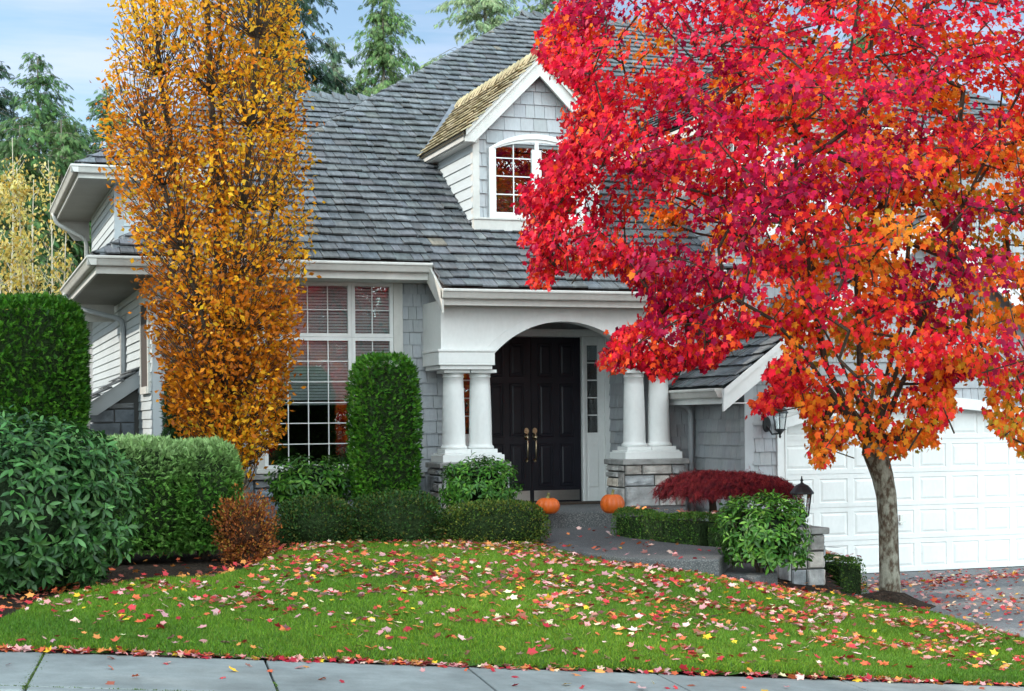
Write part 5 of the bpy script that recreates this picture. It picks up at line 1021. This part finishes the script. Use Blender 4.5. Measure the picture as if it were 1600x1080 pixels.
for pts in ([(352, 600, .0), (345, 520, -.05), (340, 420, -.1), (338, 300, -.1), (330, 150, -.1), (322, -20, 0), (318, -200, 0)], [(345, 620, .1), (322, 530, .2), (305, 450, .25), (290, 360, .3), (270, 250, .35), (250, 120, .4), (238, -40, .4)],
            [(358, 620, -.15), (362, 520, -.25), (370, 430, -.35), (380, 330, -.45), (392, 200, -.5), (402, 60, -.5), (408, -120, -.5)], [(364, 620, .2), (385, 520, .3), (408, 430, .45), (425, 330, .5), (438, 210, .55), (445, 60, .6)],
            [(340, 600, -.25), (312, 480, -.4), (285, 390, -.5), (255, 290, -.55), (225, 200, -.6)], [(350, 590, .4), (352, 470, .6), (350, 330, .7), (345, 150, .75), (345, -60, .7)]): sk2.chain([Ps(x, y, S1 + d) for x, y, d in pts], r2)
n_stem = len(sk2.p); e2 = sk2.grow(T2, lift=-.10, pull=2.5, up=3.0, step=.2, first=r2, frozen=True)
rad2 = np.minimum(sk2.radii(e2, .0022, .0020), .05); mb = MB(); sk2.mesh(mb, rad2, skip=(1, 2, 3)); mb.build('branch', M['limb'], gt)
mb = MB(); mb.tube([tuple(sk2.p[i]) for i in range(4)] + [Ps(358, 655, S1)], [.12, .105, .095, .09, .07], 12); mb.build('trunk', M['grey_bark'], gt, smooth=True)
per = 17; n = len(T2) * per; own = np.repeat(np.arange(len(T2)), per); P = T2[own] + rng.normal(0, 1, (n, 3)) * np.array([.10, .10, .10])
d2 = unit(np.array([sk2.p[e] - sk2.p[sk2.par[e]] for e in e2])); tip = unit(d2[own] * .5 + np.array([0, 0, -.15]) + rng.normal(0, .6, (n, 3))); nn = Noise3(1.7, 90)(T2)
GOLD = [(.68, .31, .012), (.76, .38, .016), (.62, .22, .010), (.50, .31, .02)]; BRO = [(.50, .14, .008), (.58, .18, .008), (.32, .09, .008), (.62, .23, .010)]; YEL = [(.78, .42, .02), (.82, .50, .03), (.70, .33, .015)]
sc2 = .5 * nn + rng.normal(0, .25, len(T2)) + np.clip((120 - ty2) / 260, -.1, .9); sc2 -= np.clip((ty2 - 330) / 700, 0, .35); k2 = np.where(sc2 > .5, 2, np.where(sc2 > -.12, 0, 1)); col = np.empty((n, 3))  # yellower crown top, browner bottom: sunlight on the top put into leaf colours
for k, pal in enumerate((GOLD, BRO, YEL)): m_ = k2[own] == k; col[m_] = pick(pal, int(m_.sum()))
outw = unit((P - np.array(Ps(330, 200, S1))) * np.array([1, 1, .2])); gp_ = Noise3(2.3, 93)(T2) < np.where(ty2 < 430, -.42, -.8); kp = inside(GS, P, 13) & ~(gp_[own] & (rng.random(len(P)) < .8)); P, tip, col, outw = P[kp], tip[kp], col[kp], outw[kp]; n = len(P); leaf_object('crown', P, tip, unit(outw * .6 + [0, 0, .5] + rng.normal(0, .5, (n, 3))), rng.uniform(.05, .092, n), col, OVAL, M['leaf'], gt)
# ------------------------------------------------------------------ trees behind the house
def conifer(name, label, base, Ht, R, pal, seed, z0=.08, dens=1.0, size=.34, droop=.35, shape=.8, gap=.0, mm='needle', group=None, airy=0):
    g = np.random.default_rng(seed); t = thing(name, label, 'tree', tuple(base), group); P, D, Nn = [], [], []; mb = MB()
    lean = g.normal(0, .012, 2); cen = lambda z: np.array([base[0] + lean[0] * z, base[1] + lean[1] * z, base[2] + z])
    mb.tube([cen(z) for z in np.linspace(-.3, Ht * .98, 9)], list(np.linspace(.016 * Ht, .02, 9)), 8)
    z = Ht * z0
    while z < Ht * .985:
        f = 1 - z / Ht; Lm = R * (f ** shape) * (1 if f > .0 else 0) * (1 + .12 * math.sin(z * 1.7 + seed)); nb = max(5, int(11 * dens * (.5 + f)))
        for k in range(nb):
            if g.random() < gap: continue
            a = g.uniform(0, 6.28); Lb = Lm * g.uniform(.45, 1.18) + .15; c0 = cen(z + g.uniform(-.2, .2)); dv = np.array([math.cos(a), math.sin(a), 0]); m_ = max(3, int(Lb / (size * .40)))
            tip_ = c0 + dv * Lb + np.array([0, 0, .18 * Lb - droop * Lb * .6]); mb.tube([c0, c0 + dv * Lb * .5 + np.array([0, 0, .12 * Lb]), tip_], [.035 * f + .012, .02 * f + .008, .005], 4, cap=False)
            for q in range(m_):
                u = (q + g.random()) / m_
                if u < .12 + airy: continue
                p = c0 + dv * Lb * u + np.array([0, 0, .30 * Lb * u - (.12 + droop * .6) * Lb * u * u])
                for _ in range(3):
                    sd_ = g.normal(0, 1, 3) * np.array([1, 1, .35]); P.append(p + sd_ * size * .38); D.append(dv * .7 + sd_ * .5 + np.array([0, 0, -droop])); Nn.append(g.normal(0, .4, 3) + np.array([0, 0, 1]))
        z += size * 1.0 / dens
    P, D, Nn = np.array(P), unit(np.array(D)), np.array(Nn); n = len(P)
    leaf_object('crown', P, D, Nn, g.uniform(.6, 1.25, n) * size, pick(pal, n, None, .2), FROND_FINE, M[mm], t); mb.build('trunk', M['grey_bark'], t); return t
def behind(px, Y, z=-.8): p = PY(px, 660, Y); return (p.x, p.y, z)
def top_h(px, py, Y): return PY(px, py, Y).z + .8
G1 = [(.05, .11, .035), (.07, .14, .04), (.034, .08, .028), (.10, .18, .05)]; G2 = [(.09, .16, .05), (.12, .20, .06), (.065, .13, .04), (.15, .23, .08)]; G3 = [(.025, .055, .03), (.035, .07, .035), (.018, .045, .024)]; G_HAZE = [(.20, .27, .13), (.24, .31, .16), (.17, .24, .12)]  # last palette paler: haze and glare put into the foliage colour
conifer('cedar_tree', 'green cedar with a ragged pointed top left of the golden beech', behind(62, 56), top_h(62, 75, 56), 4.8, G1, 1, shape=.75, size=.26, gap=.12, droop=.5)
conifer('cedar_tree', 'dark cedar cut off by the left edge behind the yellow saplings', behind(-18, 60), top_h(-18, 60, 60), 4.6, G3, 2, shape=.8, size=.26, gap=.1, droop=.5)
conifer('cedar_tree', 'grey green cedar whose top shows just left of the golden crown', behind(160, 64), top_h(165, 128, 64), 4.6, G1, 3, shape=.8, size=.26, gap=.12, droop=.5)
conifer('cedar_tree', 'lower bushy green cedar standing in front of the ragged cedar', behind(105, 52), top_h(105, 175, 52), 3.8, G2[:2] + G1[:2], 4, shape=.65, size=.26, gap=.08, droop=.5)
conifer('fir_tree', 'tall dark fir with long drooping boughs beside the golden crown', behind(452, 50), top_h(450, -150, 50), 4.2, G3, 5, shape=.55, size=.28, gap=.3, droop=.75, z0=.2)
conifer('cedar_tree', 'bright green cedar rising over the roof hip', behind(600, 66), top_h(600, -40, 66), 4.3, G2, 6, shape=.62, size=.28, gap=.06, droop=.7)
conifer('cedar_tree', 'small pale cedar between the dark fir and the bright green cedar', behind(527, 78), top_h(523, 52, 78), 3.8, [(.11, .16, .09), (.14, .19, .11)], 7, shape=.7, size=.28, gap=.12, droop=.5)  # paler greens, with haze put into the colour
conifer('cedar_tree', 'pale thin cedar behind the peak of the main roof', behind(775, 84), top_h(775, -120, 84), 6.4, G_HAZE, 8, shape=.55, size=.34, gap=.15, droop=.6, airy=.05)
conifer('cedar_tree', 'pale cedar behind the ridge next to the red crown', behind(868, 88), top_h(868, -60, 88), 5.0, G_HAZE, 9, shape=.6, size=.34, gap=.3, droop=.6)
conifer('cedar_tree', 'green cedar glimpsed through the gaps at the top of the red crown', behind(1180, 80), top_h(1180, -60, 80), 4.2, G2, 10, shape=.6, size=.34, gap=.2, droop=.6)
conifer('cedar_tree', 'shorter green cedar behind the white stems of the saplings', behind(30, 50), top_h(30, 185, 50), 3.4, G1, 14, shape=.6, size=.28, gap=.05, droop=.5)
conifer('cedar_tree', 'dark cedar filling the gap above the upper left eave', behind(132, 58), top_h(132, 180, 58), 3.6, G3[:1] + G1, 15, shape=.6, size=.28, gap=.05, droop=.5)
for k_, (x_, y_, h_) in enumerate(((33, 40, 15), (40, 46, 18), (48, 52, 17), (36, 58, 20), (58, 60, 20))): conifer('cedar_tree', 'green cedar right of the house outside the picture', (x_, y_, -.8), h_, 3.6, G1, 80 + k_, shape=.6, size=.42, gap=.05, droop=.5, group='cedars right of the house')
# thin yellow saplings at the left
YS = [(.48, .36, .08), (.56, .45, .14), (.40, .27, .05), (.58, .50, .20)]
def sapling(label, px, Y, ytop, seed, n=620):
    g = np.random.default_rng(seed); bx, by, bz = behind(px, Y, -.3); Ht = PY(px, ytop, Y).z + .3; t = thing('birch_sapling', label, 'tree', (bx, by, bz), 'yellow saplings behind the arborvitae'); mb = MB(); P = []
    cen = lambda z: np.array([bx + .10 * math.sin(z * .5 + seed), by, bz + z]); mb.tube([cen(z) for z in np.linspace(0, Ht, 9)], list(np.linspace(.05, .008, 9)), 7)
    for k in range(34):
        z = Ht * g.uniform(.22, .97); a = g.uniform(0, 6.28); Lb = (1.05 * (1 - z / Ht) + .35) * g.uniform(.6, 1.1); c0 = cen(z); e_ = c0 + np.array([math.cos(a) * Lb * .65, math.sin(a) * Lb * .65, Lb * .8]); mb.tube([c0, (c0 + e_) / 2 + [0, 0, -.05], e_], [.014, .009, .004], 4, cap=False)
        for _ in range(n // 34): u = g.uniform(.25, 1.05); P.append(c0 + (e_ - c0) * u + g.normal(0, .13, 3))
    mb.build('trunk', M['pale_bark'], t); P = np.array(P); m_ = len(P); leaf_object('crown', P, unit(g.normal(0, .5, (m_, 3)) + [0, 0, -.6]), g.normal(0, 1, (m_, 3)), g.uniform(.08, .15, m_), pick(YS, m_), OVAL, M['leaf'], t); return t
for k, (lb, px, Y, yt) in enumerate((('pale yellow sapling with a straight white stem nearest the tall clipped arborvitae', 34, 40, 262), ('yellow sapling cut by the left edge', 3, 39, 275), ('slim yellow sapling between the white-stemmed sapling and the eave', 60, 41, 280), ('sparse sapling with a tan stem below the upper eave', 107, 42, 330), ('bare-topped sapling in front of the green cedars', 18, 43, 215), ('thin sapling with few leaves against the dark bank', 78, 44, 250))): sapling(lb, px, Y, yt, 50 + k, 1100 if k < 3 else 420)
# brushy bank behind the saplings
n = 15000; X_ = rng.uniform(-3, 9.5, n); Zb = rng.random(n) ** .8; hb = 6.2 + .8 * np.sin(X_ * 1.3) + .5 * np.sin(X_ * 3.1); P = np.c_[X_, 47 + rng.uniform(-1.3, 1.3, n) + .8 * np.sin(X_ * 2), -.6 + Zb * hb]
tag(leaf_object('undergrowth', P, unit(rng.normal(0, .6, (n, 3)) + [0, -.3, -.4]), unit(rng.normal(0, .6, (n, 3)) + [0, -.6, .5]), rng.uniform(.14, .34, n), pick([(.03, .06, .018), (.05, .09, .025), (.02, .042, .014), (.12, .12, .04)], n), OVAL, M['green']), 'dense dark green brush on the bank behind the yellow saplings', 'undergrowth', kind='stuff')
b = MB()
for k in range(160):
    x = rng.uniform(-1, 5.5); y = rng.uniform(43.5, 45.5); h_ = rng.uniform(2.5, 6.5); b.tube([(x, y, -.4), (x + rng.normal(0, .25), y, h_ * .5), (x + rng.normal(0, .8), y - .3, h_)], [.018, .012, .004], 4, tint=(1, .85, .6))
tag(b.build('undergrowth', M['pale_bark']), 'thin tan twigs standing in front of the dark brush', 'twigs', kind='stuff')
b = MB(); 
for i in range(40): x = -6 + i * .55; b.prism([(x, 48.4, -1), (x + .56, 48.4, -1), (x + .56, 48.4, 5.4 + .9 * math.sin(x * 1.3)), (x, 48.4, 5.4 + .9 * math.sin((x - .5) * 1.3))], (0, 1.0, 0), (.018, .03, .012))
tag(b.build('bank', M['soft_green']), kind='structure')
# tall neighbours up-sun and across the street: they shade the front garden and are mirrored in the windows
big = conifer('cedar_tree', 'tall cedar left of the house outside the picture', (-10.5, 15, -.3), 14.5, 3.6, G1, 61, shape=.45, size=.60, dens=.9, z0=.02, group='shade trees beside the garden')
for x, y, r, s_ in ((-10.5, 19, 1, .97), (-9, 23.5, 2, 1.0), (-10.5, 27.5, 3, .95), (-14, 17, 5, 1.05), (-14, 24, .5, 1.05)): copy_tree(big, (x, y, -.3), r, s_)
for x, y, r, s_ in ((3, -34, 1, .62), (9, -37, 2, .66), (15, -36, 3, .6), (21, -34, 4, .68), (28, -36, 5, .64), (35, -32, .3, .66), (7, -17, 1.3, .42), (11.5, -19, 2.3, .46), (16, -18, 3.3, .42), (20.5, -17, 4.3, .45)): copy_tree(big, (x, y, -.5), r, s_, label='tall cedar across the street outside the picture', group='trees across the street')
copy_tree(rm, (10.8, -6.5, -.4), 2.1, 1.0, label='red maple across the street outside the picture', group='trees across the street'); copy_tree(rm, (10.2, -3.5, -.6), 1.1, .5, label='red maple across the street outside the picture', group='trees across the street'); copy_tree(rm, (8.4, -3.6, -.6), 4.0, .5, label='small red maple across the street outside the picture', group='trees across the street'); copy_tree(rm, (18.5, -5, -.4), .6, 1.25, label='red maple across the street outside the picture', group='trees across the street')
# ------------------------------------------------------------------ small things
def pumpkin(px, py, r, sq, seed, label, rz):
    c = Ps(px, py, 21.7); g = random.Random(seed); t = thing('pumpkin', label, 'pumpkin', (c.x, c.y, PZ)); mb = MB(); vs = []; nu, nv = 72, 22
    for j in range(nv + 1):
        ph = math.pi * (j / nv - .5)
        for i in range(nu):
            th = 2 * math.pi * i / nu; rb = 1 - .075 * abs(math.sin(th * 5.5 + .6 * math.sin(3 * th + seed))) ** .0 * (1 - abs(math.cos((th + rz) * 5))) ** 1.0; rr_ = r * math.cos(ph) ** .82 * rb if abs(ph) < 1.57 else .0
            zz = r * sq * math.sin(ph); zz -= (.16 * r * math.exp(-(rr_ / (r * .32)) ** 2) if ph > 0 else -.12 * r * math.exp(-(rr_ / (r * .4)) ** 2)); vs.append((c.x + rr_ * math.cos(th), c.y + rr_ * math.sin(th), PZ + r * sq * .88 + zz))
    mb.add(vs, [(j * nu + i, j * nu + (i + 1) % nu, (j + 1) * nu + (i + 1) % nu, (j + 1) * nu + i) for j in range(nv) for i in range(nu)]); mb.build('body', M['pumpkin'], t, smooth=True)
    mb = MB(); z = PZ + r * sq * 1.70; mb.tube([(c.x, c.y, z), (c.x + .005, c.y, z + .03), (c.x + .012, c.y - .01, z + .075)], [.03, .017, .02], 7); mb.build('stalk', M['stalk'], t)
pumpkin(856, 803, .165, .72, 1, 'squat orange pumpkin by the green shrub on the porch step', .2)
pumpkin(957, 799, .163, .86, 2, 'taller round orange pumpkin near the right stone pier', 1.0)
b = MB(); b.box(8.52, 9.42, 22.45, 22.98, PZ + .002, PZ + .018); tag(b.build('doormat', M['mat'], bevel=.005), 'brown doormat in front of the black double door', 'doormat')
# stone pillar with lantern
s = 18.3; p0, p1 = Ps(1237, 925, s), Ps(1293, 925, s); px0, px1 = p0.x, p0.x + .42; zt = Ps(1266, 836, s).z; zb_ = p0.z - .15; y0, y1 = p0.y, p0.y + .42
pil = thing('stone_pillar', 'square stone pillar with a flat cap between the rhododendron and the garage', 'pillar', (px0 + .2, y0 + .2, zb_)); b = MB()
for o_, U_, s_ in (((px0, y0, zb_), (1, 0, 0), 71), ((px0, y1, zb_), (0, -1, 0), 72), ((px1, y0, zb_), (0, 1, 0), 73)): stones(b, o_, U_, UZ, .42, zt - zb_, (.13, .2, .26), (.13, .28), s_, .035, .12)
b.build('stonework', M['stone_light'] if 'stone_light' in M else M['stone'], pil); b = MB(); b.box(px0 + .01, px1 - .01, y0 + .01, y1 - .01, zb_, zt); b.build('mortar', M['mortar'], pil); b = MB(); b.box(px0 - .05, px1 + .05, y0 - .05, y1 + .05, zt + .002, zt + .075); b.build('cap_stone', M['cap'], pil, bevel=.014)
la = thing('lantern', 'black post lantern with clear glass on the stone pillar', 'lantern', (px0 + .26, y0 + .21, zt + .075)); cz_ = Ps(1262, 806, s + .2).z; cc = (px0 + .26, y0 + .21, cz_)
b = MB(); b.lathe([(.075, zt + .075 - cz_), (.07, zt + .10 - cz_), (.03, zt + .12 - cz_), (.022, zt + .16 - cz_), (.022, -.05), (.06, -.02), (.085, .0)], cc, 14)
b.lathe([(.135, .245), (.14, .255), (.135, .268), (.10, .315), (.07, .345), (.03, .365), (.018, .372), (.012, .39), (.020, .40), (.010, .42), (.006, .45), (0, .455)], cc, 16)
for k in range(4): a = k * math.pi / 2 + .5; b.tube([(cc[0] + .085 * math.cos(a), cc[1] + .085 * math.sin(a), cz_), (cc[0] + .125 * math.cos(a), cc[1] + .125 * math.sin(a), cz_ + .25)], .0075, 6)
b.lathe([(.026, .0), (.026, .07), (.014, .075)], cc, 10); b.build('frame', M['black_iron'], la)
b = MB(); b.lathe([(.082, .004), (.121, .244)], cc, 4, rot=.5); b.build('glass', M['lampglass'], la); b = MB(); b.lathe([(.010, .076), (.028, .11), (.03, .14), (.012, .18), (0, .185)], cc, 12); b.build('bulb', M['lampglass'], la, smooth=True)
q = hitH(1071, 886); b = MB(); b.lathe([(.012, -.05), (.012, .05), (.035, .06), (.035, .085), (.02, .10), (0, .102)], (q.x, q.y - .03, q.z), 12); tag(b.build('path_light', M['black_iron']), 'small black path light at the edge of the curved path', 'path light')
# ------------------------------------------------------------------ fallen leaves
FL = [(.70, .44, .38), (.62, .26, .25), (.48, .035, .045), (.36, .016, .03), (.58, .12, .045), (.64, .23, .06), (.76, .48, .03), (.74, .60, .36), (.46, .22, .23), (.26, .07, .045)]; FW = np.array([2.4, 3.2, 3.0, 2.4, 2.6, 2.0, .9, .9, 2.3, 2.4]); NM = ['pale pink', 'rosy pink', 'red', 'dark crimson', 'orange red', 'orange', 'yellow', 'cream', 'dusty mauve', 'brown']
sites = []
def scatter(n, region, zfun, dens=None, surf='lawn'):
    k = 0
    while k < n:
        x = rng.uniform(-3, 17, 4000); y = rng.uniform(8, 21, 4000); m_ = region(x, y); s_ = x * FWD.x + y * FWD.y; m_ &= np.abs(x * RGT.x + y * RGT.y) < s_ * .33 + .2
        if dens is not None: m_ &= rng.random(4000) < dens(x, y)
        x, y = x[m_][:n - k], y[m_][:n - k]; k += len(x); sites.extend(zip(x, y, zfun(x, y), [surf] * len(x)))
cl = Noise3(1.8, 55); cl2 = Noise3(6, 56); tr_c = np.array([TB.x, TB.y])
def dl(x, y):
    s_ = x * FWD.x + y * FWD.y; lat = x * RGT.x + y * RGT.y; sw = -SEDGE(x, y); c_ = .45 + .5 * cl(np.c_[x, y, 0 * x]) + .75 * cl2(np.c_[x, y, 0 * x]); back = np.clip((sw - .2) / 2.6, .30, 1)
    return np.clip(c_, .04, 1) * back * np.clip(.78 + .10 * lat, .5, 1)
scatter(4300, lambda x, y: keep_lawn(x, y) & (SEDGE(x, y) < -.08), lambda x, y: H(x, y) + .045, dl, 'lawn')
scatter(560, lambda x, y: (np.abs(SEDGE(x, y) + .0) < .05) & (x < 12), lambda x, y: H(x, y) - .005, lambda x, y: np.clip(.65 + .8 * cl(np.c_[x, y, 0 * x]), .05, 1), 'edge')
zsw = lambda x, y: SA.z + (SB.z - SA.z) * (((x - SA.x) * SD.x + (y - SA.y) * SD.y) / (SD.x ** 2 + SD.y ** 2) / SL) + .012
scatter(52, lambda x, y: (SEDGE(x, y) > .08) & (SEDGE(x, y) < 1.3), zsw, None, 'sidewalk')
drf = Noise3(1.1, 57)
scatter(1300, lambda x, y: inpoly(DRV, x, y) & (SEDGE(x, y) < -.1) & (y < 20.4), lambda x, y: ZD(x, y) + .015 + .02 * rng.random(len(x)), lambda x, y: np.clip(.12 + .9 * np.exp(-((y - 18.9 - .25 * np.sin(x)) / .28) ** 2) + .7 * np.exp(-np.abs(x - 12.6 + (y - 12) * .15) / .5) * (y < 17) + .2 * drf(np.c_[x, y, 0 * x]), .02, 1), 'driveway')
PP = [(p.x, p.y) for p in P_path] if 'P_path' in globals() else None
pth = [(Pz(x, y, pz).x, min(Pz(x, y, pz).y, 20.5)) for x, y in PTH[:-2]]
scatter(70, lambda x, y: inpoly(pth, x, y), lambda x, y: 0 * x + pz + .015, None, 'path')
scatter(850, lambda x, y: ~keep_lawn(x, y) & keep_bed(x, y) & ~inpoly(pth, x, y) & (y < 20.3) & (x < 10.6), lambda x, y: H(x, y) + .02, lambda x, y: np.where(inpoly([(p[0], p[1] + .0) for p in LAWN], x, y - .45) | inpoly(LAWN, x + .5, y - .1) | inpoly(LAWN, x + .3, y), 1, .16), 'garden bed')
XY = np.array([(a, b_, c_) for a, b_, c_, _ in sites]); SF = np.array([d for *_, d in sites]); n = len(XY)
ci = rng.choice(len(FL), n, p=FW / FW.sum()); far_ = XY @ np.array([FWD.x, FWD.y, 0])
bedm = SF == 'garden bed'; ci[bedm] = rng.choice([2, 4, 5, 9, 5], int(bedm.sum()))
col = np.clip(np.array(FL)[ci] * (1 + rng.normal(0, .12, (n, 1))) * (1 + rng.normal(0, .05, (n, 3))), .01, .92)
az = rng.uniform(0, 6.28, n); tip = unit(np.c_[np.cos(az), np.sin(az), rng.normal(.0, .28, n)]); nr_ = unit(np.c_[rng.normal(0, .42, (n, 2)), np.ones(n)]); size = rng.uniform(.038, .083, n)
order = np.argsort(far_ / size); near = order[:290]; rest = order[290:]
leaf_o = leaf_object('fallen_leaves', XY[rest] - tip[rest] * size[rest][:, None] * .5, tip[rest], nr_[rest], size[rest], col[rest], MAPLE, M['leaf_dead'], curl=(-2.5, 3.0)); tag(leaf_o, 'pink, red, yellow and cream maple leaves littering the lawn and driveway', 'leaf litter', kind='stuff')
wh = {'lawn': 'lying on the front of the lawn', 'edge': 'in the strip along the sidewalk edge', 'sidewalk': 'alone on the concrete sidewalk', 'driveway': 'on the near driveway', 'path': 'on the curved path', 'garden bed': 'on the bark mulch'}
for i in near:
    R3 = frames(tip[i][None], nr_[i][None])[0]; V = (MAPLE[0] * np.array([rng.uniform(.78, 1.1), 1, rng.uniform(-2.5, 3)]) * size[i]) @ R3.T - tip[i] * size[i] * .5
    o = np_object('fallen_leaf', V, MAPLE[1], np.repeat(col[i][None], len(V), 0), M['leaf_dead']); o.location = tuple(XY[i]); tag(o, f'{NM[ci[i]]} maple leaf {wh[SF[i]]}', 'leaf', f'{NM[ci[i]]} leaves {wh[SF[i]]}')
# leaves caught on top of the clipped hedges
lt = []
for hp_, ht, m_ in ((hp, .47, 26), ([Vector((p.x, p.y + .25, -.42)) for p in bp_], .42, 26)):
    for _ in range(m_): k = rng.integers(0, len(hp_) - 1); f = rng.random(); p = hp_[k] * (1 - f) + hp_[k + 1] * f; lt.append((p.x + rng.normal(0, .08), p.y + rng.normal(0, .08), p.z + ht + .02))
lt = np.array(lt); n = len(lt); tag(leaf_object('fallen_leaves', lt, unit(np.c_[rng.normal(0, 1, (n, 2)), rng.normal(0, .2, n)]), unit(np.c_[rng.normal(0, .4, (n, 2)), np.ones(n)]), rng.uniform(.05, .09, n), pick(FL, n), MAPLE, M['leaf_dead']), 'maple leaves caught on top of the clipped boxwood', 'leaf litter', kind='stuff')
bpy.context.view_layer.update()
